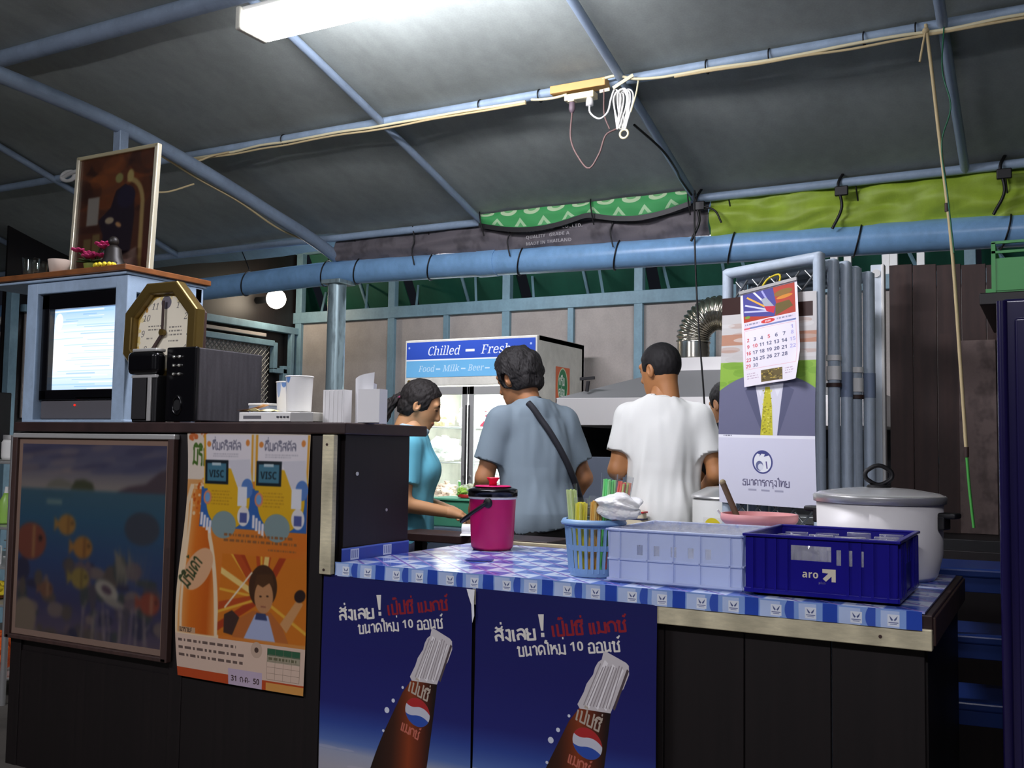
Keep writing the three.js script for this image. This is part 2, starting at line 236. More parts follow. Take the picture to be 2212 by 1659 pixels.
// ---------- back wall of the kitchen ----------
{
  const w = structure('wall_back', 'kitchen back wall of beige boards in a pale blue steel frame'), z = -7.1;
  const posts = [-7.3, -6.1, -5.06, -3.92, -2.77, -1.62, -0.47, 0.68, 1.8], thin = [-4.50, -3.34, -2.2, -1.05];
  posts.forEach((x) => part('upright', span(x - 0.035, x + 0.035, 0, 3.0, z - 0.03, z + 0.03), M.wallFrame, w));
  thin.forEach((x) => part('upright', span(x - 0.025, x + 0.025, 0, 2.32, z - 0.02, z + 0.025), M.wallFrame, w));
  part('top_rail', span(-7.4, 1.9, 2.305, 2.405, z - 0.03, z + 0.035), M.wallFrame, w);
  part('head_rail', span(-7.4, 1.9, 2.95, 3.03, z - 0.03, z + 0.03), M.wallFrame, w);
  part('middle_rail', span(-7.4, 1.9, 1.13, 1.18, z - 0.02, z + 0.022), M.wallFrame, w);
  for (const x of [-1.33, -1.24, -0.99, -0.94, -0.77]) part('upper_bar', span(x - 0.025, x + 0.025, 2.405, 2.95, z - 0.02, z + 0.02), M.whitePlastic, w);
  const xs = [...posts, ...thin].sort((a, b) => a - b);
  for (let i = 1; i < xs.length; i++) { part('board', span(xs[i - 1] + 0.01, xs[i] - 0.01, 1.17, 2.32, z - 0.022, z - 0.006, 0), M.board, w); part('board', span(xs[i - 1] + 0.01, xs[i] - 0.01, 0.02, 1.14, z - 0.022, z - 0.006, 0), M.board, w); }
  for (let i = 1; i < posts.length; i++) {
    const a = posts[i - 1] + 0.05, b = posts[i] - 0.05, wd = b - a, s = structure('window_' + i, 'propped green awning flap above the back wall, bay ' + i);
    s.position.set((a + b) / 2, 2.95, z - 0.04); s.rotation.x = 0.55;
    part('flap', span(-wd / 2, wd / 2, -0.78, 0, -0.012, 0, 0), M.greenSheet, s);
    part('flap_rib', span(-0.012, 0.012, -0.78, 0, 0, 0.018), M.wallFrame, s);
    s.rotation.x = 0.55;
    const t = structure('trim_' + i, 'thin pale prop under green awning flap, bay ' + i);
    part('prop', bar([a + 0.18, 2.40, z - 0.02], [a + 0.06, 2.62, z - 0.22], 0.02, 0.02), M.wallFrame, t);
    part('prop', bar([b - 0.26, 2.40, z - 0.02], [b - 0.38, 2.66, z - 0.2], 0.02, 0.02), M.wallFrame, t);
  }
  const k = structure('roof_kitchen', 'green metal sheet roof over the kitchen');
  const g = new THREE.PlaneGeometry(9.6, 2.5, 190, 2).rotateX(Math.PI / 2), p = g.attributes.position; for (let i = 0; i < p.count; i++) p.setY(i, p.getY(i) + 0.012 * Math.sin(p.getX(i) * 40)); g.computeVertexNormals();
  part('corrugated_sheet', g.rotateX(0.05).translate(-2.7, 3.08, -6.05), M.greenSheet, k);
}
// ---------- left side wall of the kitchen ----------
function lattice(w, h, step, r, slope = 1) {   // wires of a diamond mesh filling a w x h rectangle from its lower left corner
  const out = [];
  for (let c = -h / slope; c < w; c += step) {
    for (const s of [1, -1]) {
      let a = Math.max(0, c), b = Math.min(w, c + h / slope); if (b - a < 0.01) continue;
      const y = (x) => (s > 0 ? (x - c) * slope : h - (x - c) * slope);
      out.push(rod([a, y(a), s * r * 0.7], [b, y(b), s * r * 0.7], r, 5));
    }
  }
  return out;
}
{
  const x = -6.12, w = structure('wall_left', 'side wall of the kitchen with blue rails, mesh panel and dark boards');
  part('top_rail', span(x - 0.03, x + 0.03, 2.20, 2.26, -7.1, -4.2), M.wallFrame, w);
  part('light_strip', span(x - 0.015, x + 0.02, 2.14, 2.17, -6.66, -4.4), M.board, w);
  part('mesh_rail', span(x - 0.02, x + 0.03, 2.065, 2.115, -6.76, -4.3), M.wallFrame, w);
  part('mesh_post', span(x - 0.02, x + 0.03, 1.86, 2.1, -6.80, -6.75), M.wallFrame, w);
  part('mesh_post', span(x - 0.02, x + 0.03, 1.2, 1.9, -6.93, -6.88), M.wallFrame, w);
  part('step_rail', span(x - 0.02, x + 0.03, 1.83, 1.875, -6.93, -6.75), M.wallFrame, w);
  part('gate_post', span(x - 0.02, x + 0.03, 0, 2.2, -7.02, -6.98), M.wallFrame, w);
  part('dark_board', span(x - 0.05, x - 0.035, 2.26, 3.1, -7.1, -4.2, 0), M.darkWood, w);
  part('dark_board', span(x - 0.07, x - 0.055, 0, 2.26, -7.1, -4.2, 0), M.darkWood, w);
  part('backing_board', span(x - 0.045, x - 0.03, 1.35, 2.07, -6.72, -4.35, 0), M.board, w);
  part('wire_mesh', join(lattice(2.35, 0.7, 0.05, 0.004, 1)).rotateY(Math.PI / 2).translate(x + 0.005, 1.36, -4.36), M.galvanised, w);
  part('upright', span(x - 0.03, x + 0.03, 0, 2.26, -4.26, -4.2), M.wallFrame, w);
}
// ---------- lamps ----------
const glow = (i, c = 0xffffff) => new THREE.MeshStandardMaterial({ color: 0xffffff, emissive: c, emissiveIntensity: i, roughness: 0.5 });
function fluorescent(label, x0, x1, y, z, radiance, shine, hung) {
  const t = thing('fluorescent_lamp', label, 'lamp', [(x0 + x1) / 2, y, z], 0, 'fluorescent tube fittings'), L = x1 - x0;
  part('housing', bx(L, 0.022, 0.13, 0, 0.081, 0, 0.006), M.whitePlastic, t);
  part('diffuser', bx(L - 0.05, 0.07, 0.145, 0, 0.035, 0, 0.012), glow(shine), t, 'glowing white diffuser');
  for (const s of [-1, 1]) { part('end_cap', bx(0.026, 0.09, 0.155, s * (L / 2 - 0.012), 0.046, 0, 0.008), M.offWhite, t); part('hanger', rod([s * (L / 2 - 0.2), 0.085, 0], [s * (L / 2 - 0.2), hung - y, 0], 0.004), M.steel, t); }
  const face = (h, py, pz, rx) => { const l = new THREE.RectAreaLight(0xf6f4ff, radiance, L - 0.07, h); l.position.set(0, py, pz); l.rotation.x = rx; l.castShadow = true; t.add(l); };
  face(0.13, -0.004, 0, -Math.PI / 2); face(0.06, 0.035, -0.077, 0); { const l = new THREE.RectAreaLight(0xf6f4ff, radiance, L - 0.07, 0.06); l.position.set(0, 0.035, 0.077); l.rotation.y = Math.PI; l.castShadow = true; t.add(l); }
  return t;
}
fluorescent('bright fluorescent lamp fitting below the canopy ridge', -2.66, -1.44, 2.735, -2.76, LIGHT.dining, 9, 3.0);
fluorescent('fluorescent lamp fitting over the diners, behind the camera', -0.6, 0.62, 2.72, 0.35, LIGHT.behind, 6, 3.0);
fluorescent('fluorescent lamp fitting over the diners, left of the camera', -4.0, -2.78, 2.6, 0.2, LIGHT.behind, 6, 2.66);
fluorescent('fluorescent lamp fitting over the fridge end of the kitchen', -4.3, -3.1, 2.78, -5.45, LIGHT.kitchen, 6, 3.05);
fluorescent('fluorescent lamp fitting over the cooking hood end of the kitchen', -1.9, -0.7, 2.78, -5.25, LIGHT.kitchen, 6, 3.05);
{
  const t = thing('globe_lamp', 'small bright globe lamp on the dark boards left of the steel post', 'lamp', [-5.93, 2.455, -6.58]);
  part('globe', new THREE.SphereGeometry(0.085, 32, 20), glow(8, 0xfff4e0), t);
  part('lamp_holder', rod([-0.226, 0, 0], [-0.075, 0, 0], 0.03), M.blackRubber, t);
  const l = new THREE.PointLight(0xffe9cc, 0.55); l.position.set(0, 0, 0); l.castShadow = true; l.shadow.radius = 3; t.add(l);
}
// ---------- bar cabinet ----------
{
  const t = thing('bar_cabinet', 'tall dark brown bar cabinet carrying the television and the speakers', 'cabinet', [-2.70, 0, -2.63]);
  part('body', span(-0.745, 0.755, 0, 1.232, -0.185, 0.178, 0.004), M.darkWood, t);
  part('side_panel', span(0.755, 0.772, 0, 1.232, -0.19, 0.16, 0.002), M.darkWood, t);
  part('top_slab', span(-0.775, 0.80, 1.232, 1.268, -0.255, 0.20, 0.005), M.slab, t);
  for (const x of [-0.755, 0.075, 0.655]) part('stile', span(x, x + 0.06, 0, 1.23, 0.178, 0.186, 0.002), M.darkWood, t);
  part('bottom_rail', span(-0.745, 0.755, 0, 0.42, 0.178, 0.183, 0), M.darkWood, t);
  part('screw', rod([0.773, 1.11, 0.10], [0.776, 1.11, 0.10], 0.006), M.white, t); part('screw', rod([0.773, 0.99, -0.06], [0.776, 0.99, -0.06], 0.005), M.steel, t);
}
{
  const sea = canvas(1024, 896, (x, W, H) => {
    const sky = x.createLinearGradient(0, 0, 0, 240); sky.addColorStop(0, '#5d5f80'); sky.addColorStop(0.45, '#6b7088'); sky.addColorStop(1, '#c9bfa6'); x.fillStyle = sky; x.fillRect(0, 0, W, H);
    for (let i = 0; i < 26; i++) blob(x, rr(0, W), rr(20, 150), rr(60, 200), rr(5, 20), ['rgba(60,64,100,.5)', 'rgba(190,170,150,.35)', 'rgba(70,80,120,.5)'][i % 3], -0.08);
    poly(x, [[W, 120], [W - 70, 140], [W - 150, 190], [W - 260, 205], [W - 360, 235], [W, 240]], '#56484c'); poly(x, [[200, 222], [240, 190], [300, 178], [380, 196], [400, 222]], '#8d8f78'); poly(x, [[380, 226], [410, 186], [470, 180], [530, 196], [545, 226]], '#47542f');
    const sea = x.createLinearGradient(0, 225, 0, H); sea.addColorStop(0, '#3f7686'); sea.addColorStop(0.2, '#2b6c8c'); sea.addColorStop(0.5, '#2c4f86'); sea.addColorStop(0.75, '#3a3f6a'); sea.addColorStop(1, '#6b5a68'); x.fillStyle = sea; x.fillRect(0, 228, W, H);
    x.fillStyle = 'rgba(150,190,170,.7)'; x.fillRect(215, 275, 110, 22); x.fillStyle = '#3a6f78'; x.fillRect(180, 250, 220, 8);
    for (let i = 0; i < 70; i++) blob(x, rr(0, W), rr(560, H), rr(18, 70), rr(14, 60), ['#4c4a52', '#5d5648', '#6e5f63', '#3c4a44', '#2a2f4a', '#84766c'][i % 6]);
    const fish = (cx, cy, r, c, c2) => { blob(x, cx, cy, r * 1.05, r * 0.8, c); poly(x, [[cx - r * 0.9, cy], [cx - r * 1.5, cy - r * 0.6], [cx - r * 1.5, cy + r * 0.6]], c); x.fillStyle = c2; x.fillRect(cx + r * 0.1, cy - r * 0.7, r * 0.18, r * 1.4); blob(x, cx + r * 0.65, cy - r * 0.15, r * 0.12, r * 0.12, '#111'); };
    fish(115, 470, 105, '#9a4b30', '#c98a4a'); fish(365, 385, 58, '#c98f35', '#8a5a20'); fish(480, 480, 62, '#c9862f', '#7c4a1c'); fish(470, 615, 58, '#a8923a', '#6f5a20'); fish(925, 690, 60, '#b0492c', '#d8a06a'); fish(240, 680, 46, '#8a5c3c', '#c9a06a');
    blob(x, 860, 380, 110, 70, '#3c4a54'); for (let i = 0; i < 9; i++) poly(x, [[690 + i * 30, 470 - (i % 2) * 16], [740 + i * 20, 520 + (i % 3) * 40], [720 + i * 22, 640]], '#8c8a72');
    blob(x, 650, 655, 78, 40, '#c9c6ac', 0.3); blob(x, 650, 652, 36, 17, '#5a4650', 0.3); blob(x, 700, 705, 70, 18, '#a8a490', 0.2); blob(x, 90, 815, 85, 90, '#9c8a6c'); for (let i = 0; i < 22; i++) { x.strokeStyle = ['#a99a90', '#78708a', '#c0b4a0'][i % 3]; x.lineWidth = 6; x.beginPath(); const a = rr(480, 980); x.moveTo(a, H); x.quadraticCurveTo(a + rr(-30, 30), 800, a + rr(-30, 30), rr(700, 790)); x.stroke(); }
    x.filter = 'blur(8px)'; x.drawImage(x.canvas, 0, 0); x.filter = 'none'; x.fillStyle = 'rgba(38,30,34,.52)'; x.fillRect(0, 0, W, H); x.strokeStyle = '#7d675a'; x.lineWidth = 26; x.strokeRect(13, 13, W - 26, H - 26);
  });
  const t = thing('framed_picture', 'framed underwater print of fish and coral on the cabinet front', 'picture', [-3.035, 0.845, -2.4425]);
  part('print', sheet(0.80, 0.725, 1, 1).translate(0, 0, 0.012), printed(sea, 0.35), t, undefined, true);
  const f = M.brownWood;
  part('frame_side', bx(0.028, 0.76, 0.024, -0.413, 0, 0.012), f, t); part('frame_side', bx(0.03, 0.76, 0.024, 0.408, 0, 0.012), f, t); part('frame_side', bx(0.84, 0.016, 0.024, 0, -0.372, 0.012), f, t);
  part('frame_side', bx(0.85, 0.018, 0.026, 0, 0.372, 0.012), M.aluminium, t, 'bare aluminium top edge');
}
{
  const ad = canvas(1024, 1536, (x, W, H) => {
    const g = x.createLinearGradient(0, 0, W, H); g.addColorStop(0, '#e8c8a0'); g.addColorStop(0.25, '#d98a38'); g.addColorStop(0.6, '#d8701f'); g.addColorStop(1, '#d9a25a'); x.fillStyle = g; x.fillRect(0, 0, W, H);
    x.fillStyle = '#e6dccb'; x.fillRect(0, 0, W, 300); for (let i = 0; i < 14; i++) blob(x, rr(0, 170), rr(0, 60), rr(8, 26), rr(8, 20), '#cf6a35');
    // the big bottle down the left side
    x.fillStyle = '#f0d9b4'; x.beginPath(); x.moveTo(30, 330); x.lineTo(0, 420); x.lineTo(0, 1280); x.lineTo(360, 1280); x.quadraticCurveTo(350, 900, 240, 640); x.lineTo(190, 330); x.closePath(); x.fill();
    const b = x.createLinearGradient(0, 0, 340, 0); b.addColorStop(0, '#f0b870'); b.addColorStop(0.35, '#d9701c'); b.addColorStop(0.75, '#c65a12'); b.addColorStop(1, '#e8a45a'); x.fillStyle = b; x.beginPath(); x.moveTo(55, 360); x.lineTo(24, 460); x.lineTo(40, 760); x.lineTo(18, 1260); x.lineTo(325, 1260); x.quadraticCurveTo(320, 920, 215, 660); x.lineTo(165, 360); x.closePath(); x.fill();
    x.fillStyle = 'rgba(245,225,190,.9)'; x.fillRect(36, 420, 20, 820); for (let i = 0; i < 26; i++) blob(x, rr(60, 190), rr(300, 520), rr(5, 18), rr(5, 16), ['#e8b070', '#c85a18', '#f0cfa0'][i % 3]);
    blob(x, 160, 860, 150, 96, '#dfae84', -0.95); thai(x, 'มิรินด้า', 92, 985, 78, { color: '#2c3f23', angle: -1.02, weight: 0.2, wide: 0.62 }); thai(x, 'มิรินด้า', 44, 200, 96, { color: '#3f6a22', weight: 0.2, angle: 0.06, wide: 0.6 });
    // the two inset leaflets
    for (const ox of [150, 595]) {
      x.save(); x.translate(ox, 14);
      x.fillStyle = '#eceaf0'; x.fillRect(0, 0, 425, 580); x.fillStyle = '#e3a32c'; x.fillRect(0, 0, 18, 330); x.fillRect(410, 0, 15, 330); blob(x, 45, 60, 18, 18, '#e08a3c'); blob(x, 378, 50, 16, 20, '#e08a3c');
      thai(x, 'ดื่มคริสตัล', 72, 96, 46, { color: '#555a72', weight: 0.15, wide: 0.9 }); smear(x, 80, 118, 260, 2, 14, '#b9b9c4');
      x.fillStyle = '#2b62b0'; x.fillRect(-20, 330, 445, 250); x.fillStyle = '#e2b21d'; x.fillRect(0, 250, 425, 90); blob(x, 215, 400, 190, 190, '#e2b21d'); x.fillStyle = '#d9dce6'; x.beginPath(); x.moveTo(210, 160); x.lineTo(400, 150); x.lineTo(425, 330); x.lineTo(300, 330); x.closePath(); x.fill(); blob(x, 380, 330, 50, 60, '#4f7fc4'); x.fillStyle = '#e8eef6'; x.fillRect(300, 320, 80, 120);
      x.fillStyle = '#0c1c26'; x.fillRect(10, 160, 205, 150); x.fillStyle = '#3f7a92'; x.fillRect(28, 180, 168, 112); x.fillStyle = '#b9d4dc'; x.fillRect(70, 176, 80, 18); x.font = 'bold 62px sans-serif'; x.fillStyle = '#0e2430'; x.fillText('VISC', 44, 268);
      smear(x, 70, 350, 190, 5, 20, '#b8891a', 0.35); blob(x, 190, 560, 105, 85, '#7f9a9c'); blob(x, 355, 500, 52, 62, '#e6e6e6'); x.fillStyle = '#4b5a9c'; x.fillRect(325, 480, 60, 60); blob(x, 36, 395, 36, 44, '#d98a6a'); blob(x, 36, 395, 22, 30, '#6fa4d4');
      for (let i = 0; i < 4; i++) { x.fillStyle = '#e8e8ee'; x.fillRect(-14 + i * 26, 490 + i * 16, 20, 80); } x.restore();
    }
    smear(x, 350, 625, 620, 2, 34, '#8a5a34', 0.45); smear(x, 720, 704, 250, 1, 22, '#8a5a34', 0.45);
    // the photograph: a singer in an orange jacket with one arm raised
    x.save(); x.beginPath(); x.rect(350, 750, 674, 500); x.clip(); x.fillStyle = '#d2761d'; x.fillRect(350, 750, 674, 500); for (let i = 0; i < 18; i++) { const a = rr(0, 6.28); x.strokeStyle = ['#e8b03a', '#b8481c', '#f0cf7a', '#a83a18'][i % 4]; x.lineWidth = rr(10, 60); x.beginPath(); x.moveTo(680, 1000); x.lineTo(680 + Math.cos(a) * 600, 1000 + Math.sin(a) * 600); x.stroke(); }
    poly(x, [[470, 1250], [520, 1130], [620, 1080], [760, 1080], [850, 1160], [900, 1250]], '#b9682f'); poly(x, [[830, 1140], [960, 980], [1000, 1010], [880, 1190]], '#d29a62'); blob(x, 975, 965, 44, 36, '#241a1a', -0.5); poly(x, [[460, 1090], [400, 1120], [400, 1230], [470, 1240], [520, 1130]], '#3a2a26');
    poly(x, [[560, 1250], [640, 1100], [740, 1100], [800, 1250]], '#aab8dc'); poly(x, [[650, 1090], [720, 1090], [735, 1130], [640, 1130]], '#2f3f6a'); blob(x, 690, 930, 110, 130, '#3c2617'); blob(x, 700, 990, 72, 100, '#bf8a5c'); poly(x, [[615, 960], [640, 860], [760, 850], [780, 930], [740, 905], [690, 935], [650, 920]], '#4a2f1a'); blob(x, 675, 990, 10, 5, '#2c1c14'); blob(x, 728, 985, 10, 5, '#2c1c14'); x.fillStyle = '#8f5240'; x.fillRect(680, 1046, 40, 8); x.strokeStyle = '#efe0c4'; x.lineWidth = 12; x.beginPath(); x.moveTo(400, 1080); x.lineTo(600, 850); x.stroke(); x.restore(); x.filter = 'blur(3px)'; x.drawImage(x.canvas, 0, 0); x.filter = 'none';
    x.fillStyle = '#e2c9b4'; x.fillRect(0, 1270, W, 210); x.fillStyle = '#c9a37c'; x.fillRect(30, 1225, 140, 34); thai(x, 'มารวย!', 40, 1254, 24, { color: '#4a3a2a', weight: 0.2 }); smear(x, 24, 1300, 560, 3, 46, '#6a5a54', 0.36); blob(x, 662, 1310, 44, 48, '#cbb29c'); blob(x, 662, 1310, 16, 16, '#4a3a34');
    x.fillStyle = '#2c6446'; x.fillRect(745, 1290, 245, 40); x.fillStyle = '#a8a48c'; x.fillRect(745, 1330, 245, 40); x.strokeStyle = '#8a7a6a'; x.lineWidth = 2; for (let i = 0; i <= 4; i++) { x.strokeRect(745, 1290 + i * 36, 245, 36); } for (let i = 0; i < 4; i++) x.strokeRect(745 + i * 61, 1290, 61, 180); smear(x, 755, 1340, 220, 1, 26, '#6a6a50', 0.6);
    x.fillStyle = '#c44a1c'; x.fillRect(0, 1480, W, 56); x.fillStyle = '#c9b8cf'; x.fillRect(440, 1440, 270, 96); x.font = 'bold 46px sans-serif'; x.fillStyle = '#2c1c18'; x.fillText('31', 462, 1512); thai(x, 'ก.ค.', 536, 1512, 30, { color: '#2c1c18' }); x.fillText('50', 640, 1512);
    x.fillStyle = '#e0a050'; x.fillRect(740, 1490, 284, 46); x.fillStyle = 'rgba(70,40,20,.16)'; x.fillRect(0, 0, W, H);
  });
  const t = thing('orange_poster', 'tall orange soft drink poster with two pasted leaflets and a singer', 'poster', [-2.307, 0.832, -2.4395]);
  part('paper', sheet(0.535, 0.806, 14, 20, (u, v) => [-0.012 * Math.sin(v * 6) * (1 - u), 0, 0.003 + 0.004 * Math.sin(v * 7 + u * 3) + 0.006 * (1 - u) * Math.sin(v * 4)]), printed(ad, 0.35), t, undefined, true);
}
// ---------- television stand and what stands on the cabinet ----------
const TOP = 1.268;
{
  const t = thing('television_stand', 'pale blue wooden frame with a brown top around the television', 'stand', [-3.27, TOP, -2.72]);
  const P = M.paleBlue;
  for (const [x, z] of [[-0.275, 0.165], [0.235, 0.165], [0.235, -0.165], [-0.275, -0.165]]) part('post', span(x - 0.032, x + 0.032, 0, 0.548, z - 0.022, z + 0.022), P, t);
  part('front_rail', span(-0.3, 0.26, 0.505, 0.55, 0.15, 0.186), P, t); part('side_rail', span(0.235, 0.267, 0.487, 0.55, -0.18, 0.15), P, t); part('side_rail', span(-0.3, -0.27, 0.487, 0.55, -0.18, 0.15), P, t); part('back_rail', span(-0.3, 0.26, 0.487, 0.55, -0.19, -0.16), P, t);
  part('under_top', span(-0.58, 0.272, 0.55, 0.562, -0.2, 0.2), P, t, 'pale blue underside of the top');
  part('top_board', span(-0.6, 0.285, 0.562, 0.584, -0.21, 0.215), M.orangeWood, t, 'orange-brown wooden top');
  part('base_strip', span(-0.3, 0.27, 0, 0.012, 0.14, 0.19), P, t);
}
{
  const t = thing('television', 'black tube television with a bright white and blue screen', 'television', [-3.27, TOP + 0.013, -2.70]);
  part('front_frame', [span(-0.235, -0.19, 0.075, 0.49, 0.08, 0.15), span(0.19, 0.21, 0.075, 0.49, 0.08, 0.15), span(-0.235, 0.21, 0.075, 0.115, 0.08, 0.15), span(-0.235, 0.21, 0.43, 0.49, 0.08, 0.15)], M.blackGloss, t);
  part('speaker_panel', span(-0.235, 0.21, 0, 0.078, 0.06, 0.14, 0.008), mat(0x5c5a5e, 0.5), t, 'grey speaker panel'); part('power_light', new THREE.SphereGeometry(0.004, 8, 6).translate(-0.03, 0.055, 0.142), new THREE.MeshStandardMaterial({ color: 0x551111, emissive: 0xff2010, emissiveIntensity: 1.5 }), t); part('button_strip', span(-0.02, 0.20, 0.078, 0.086, 0.135, 0.15, 0.002), M.aluminium, t);
  part('tube_body', lathe([[0.0, 0], [0.16, 0], [0.2, 0.06], [0.29, 0.2], [0.29, 0.21], [0, 0.21]], 4).rotateY(Math.PI / 4).rotateX(Math.PI / 2).scale(1, 0.95, 1).translate(-0.012, 0.27, -0.13), M.black, t);
  part('base', span(-0.2, 0.18, 0, 0.06, -0.1, 0.08), M.black, t);
  const pic = canvas(512, 384, (x) => { const g = x.createLinearGradient(0, 0, 0, 384); g.addColorStop(0, '#9fc6ff'); g.addColorStop(0.25, '#dfeeff'); g.addColorStop(0.6, '#ffffff'); g.addColorStop(1, '#bcd8ff'); x.fillStyle = g; x.fillRect(0, 0, 512, 384); for (let i = 0; i < 40; i++) { x.fillStyle = ['rgba(90,150,240,.35)', 'rgba(255,255,255,.7)', 'rgba(130,190,255,.4)'][i % 3]; x.fillRect(rr(-60, 300), i * 10, rr(100, 460), rr(2, 7)); } blob(x, 46, 62, 32, 40, '#ffffff'); });
  const scr = sheet(0.385, 0.325, 12, 10, (u, v) => [0, 0, 0.012 * (1 - (2 * u - 1) ** 2) * (1 - (2 * v - 1) ** 2)]).translate(-0.002, 0.272, 0.125);
  part('screen', scr, new THREE.MeshStandardMaterial({ color: 0x101014, emissive: 0xffffff, emissiveMap: pic, emissiveIntensity: 1.25, roughness: 0.2 }), t, 'lit screen', true);
  const l = new THREE.RectAreaLight(0xcfe2ff, LIGHT.tv, 0.38, 0.32); l.position.set(-0.002, 0.272, 0.152); l.rotation.y = Math.PI; t.add(l);
}
{
  const gold = mat(0x6e5a2c, 0.3, { metalness: 0.6 });
  const t = thing('octagonal_clock', 'eight-sided brass-rimmed wall clock leaning against the television stand', 'clock', [-2.797, TOP, -2.537]);
  const g8 = (r, k = 1) => { const s = new THREE.Shape(); for (let i = 0; i < 8; i++) { const a = (i + 0.5) / 8 * 6.2832, p = [Math.cos(a) * r * k, Math.sin(a) * r]; i ? s.lineTo(...p) : s.moveTo(...p); } return s; };
  const rim = g8(0.188); rim.holes.push(new THREE.Path(g8(0.156).getPoints()));
  const tilt = new THREE.Group(); tilt.name = 'clock_body'; tilt.position.set(0, 0.322, 0); tilt.rotation.x = -0.03; t.add(tilt);
  part('rim', new THREE.ExtrudeGeometry(rim, { depth: 0.03, bevelEnabled: true, bevelSize: 0.006, bevelThickness: 0.008, bevelSegments: 2 }), gold, tilt, 'brass rim');
  part('case', new THREE.ExtrudeGeometry(g8(0.18), { depth: 0.03, bevelEnabled: false }).translate(0, 0, -0.028), M.brownWood, tilt);
  const face = canvas(512, 512, (x) => { x.fillStyle = '#efe6cf'; x.fillRect(0, 0, 512, 512); for (let i = 0; i < 60; i++) { const a = i / 60 * 6.2832; blob(x, 256 + Math.cos(a) * 250, 256 + Math.sin(a) * 250, 34, 34, '#ddb85e'); } for (let i = 0; i < 40; i++) { const a = rr(0, 6.28), r = rr(205, 235); blob(x, 256 + Math.cos(a) * r, 256 + Math.sin(a) * r, rr(8, 18), rr(8, 18), ['#e6cf86', '#cf9a4a', '#e8d8a0'][i % 3]); }
    x.fillStyle = '#4c4a4c'; x.font = 'italic 52px serif'; x.textAlign = 'center'; for (const h of [1, 2, 3, 4, 5, 7, 8, 9, 10, 11]) { const a = (h / 12) * 6.2832 - 1.5708; x.fillText(String(h), 256 + Math.cos(a) * 182, 274 + Math.sin(a) * 182); } blob(x, 256, 80, 40, 38, '#6b6670'); x.textAlign = 'left'; smear(x, 120, 210, 110, 2, 20, '#8a8478', 0.4); smear(x, 290, 220, 110, 3, 22, '#8a8478', 0.4); smear(x, 110, 280, 60, 1, 20, '#8a8478', 0.4); smear(x, 290, 300, 100, 1, 20, '#8a8478', 0.4); });
  const fg = new THREE.ShapeGeometry(g8(0.16)), uv = fg.attributes.uv, fp = fg.attributes.position; for (let i = 0; i < uv.count; i++) uv.setXY(i, fp.getX(i) / 0.32 + 0.5, fp.getY(i) / 0.32 + 0.5);
  part('dial', fg.translate(0, 0, 0.008), printed(face, 0.4), tilt, undefined, true);
  part('hour_hand', bx(0.014, 0.085, 0.003, 0, 0.035, 0, 0.001).rotateZ(2.45).translate(0, 0, 0.016), M.brownWood, tilt); part('minute_hand', bx(0.012, 0.13, 0.003, 0, 0.05, 0, 0.001).rotateZ(0.02).translate(0, 0, 0.02), M.brownWood, tilt); part('seat_cap', rod([0, 0, 0.012], [0, 0, 0.026], 0.012), gold, tilt);
}
{
  const t = thing('subwoofer', 'large black wood-grain subwoofer box with three rows of knobs', 'speaker', [-2.66, TOP, -2.64]);
  part('cabinet', span(-0.068, 0.07, 0.006, 0.26, -0.17, 0.14, 0.005), M.charcoal, t); part('front_panel', span(-0.072, 0.071, 0.003, 0.263, 0.14, 0.158, 0.006), M.blackGloss, t, 'glossy black front');
  for (const y of [0.228, 0.198, 0.168]) { for (const x of [-0.03, -0.004]) part('knob', lathe([[0, 0.009], [0.005, 0.008], [0.006, 0], [0, 0]], 12).rotateX(Math.PI / 2).translate(x, y, 0.158), M.chrome, t); }
  part('bass_port', new THREE.TorusGeometry(0.024, 0.005, 10, 24).scale(0.85, 1.3, 1).translate(-0.012, 0.06, 0.158), M.blackGloss, t); part('port_hole', rod([-0.012, 0.06, 0.15], [-0.012, 0.06, 0.1592], 0.019), M.black, t);
  for (const [x, z] of [[-0.05, 0.12], [0.05, 0.12], [-0.05, -0.15], [0.05, -0.15]]) part('foot', cyl(0.01, 0.01, 0.007, x, 0, z, 10), M.blackRubber, t);
}
{
  const t = thing('small_speaker', 'small black satellite speaker below the clock beside the subwoofer', 'speaker', [-2.80, TOP, -2.50]);
  part('cabinet', span(-0.06, 0.06, 0, 0.165, -0.0, 0.05, 0.005), M.black, t); part('grille', span(-0.056, 0.015, 0.01, 0.155, 0.05, 0.056, 0.002), M.blackRubber, t); part('silver_strip', span(0.022, 0.04, 0.004, 0.16, 0.05, 0.057, 0.002), M.aluminium, t, 'silver upright strip'); part('top_bar', span(-0.06, 0.06, 0.155, 0.166, 0.04, 0.056, 0.002), M.aluminium, t);
}
{
  const t = thing('black_console', 'black plastic device box resting across the small speaker under the clock', 'device', [-2.812, TOP + 0.167, -2.50]);
  part('body', span(-0.075, 0.072, 0, 0.083, 0.004, 0.06, 0.02), M.blackGloss, t); part('silver_lip', span(-0.05, 0.07, 0.08, 0.092, 0.01, 0.055, 0.004), M.aluminium, t);
}
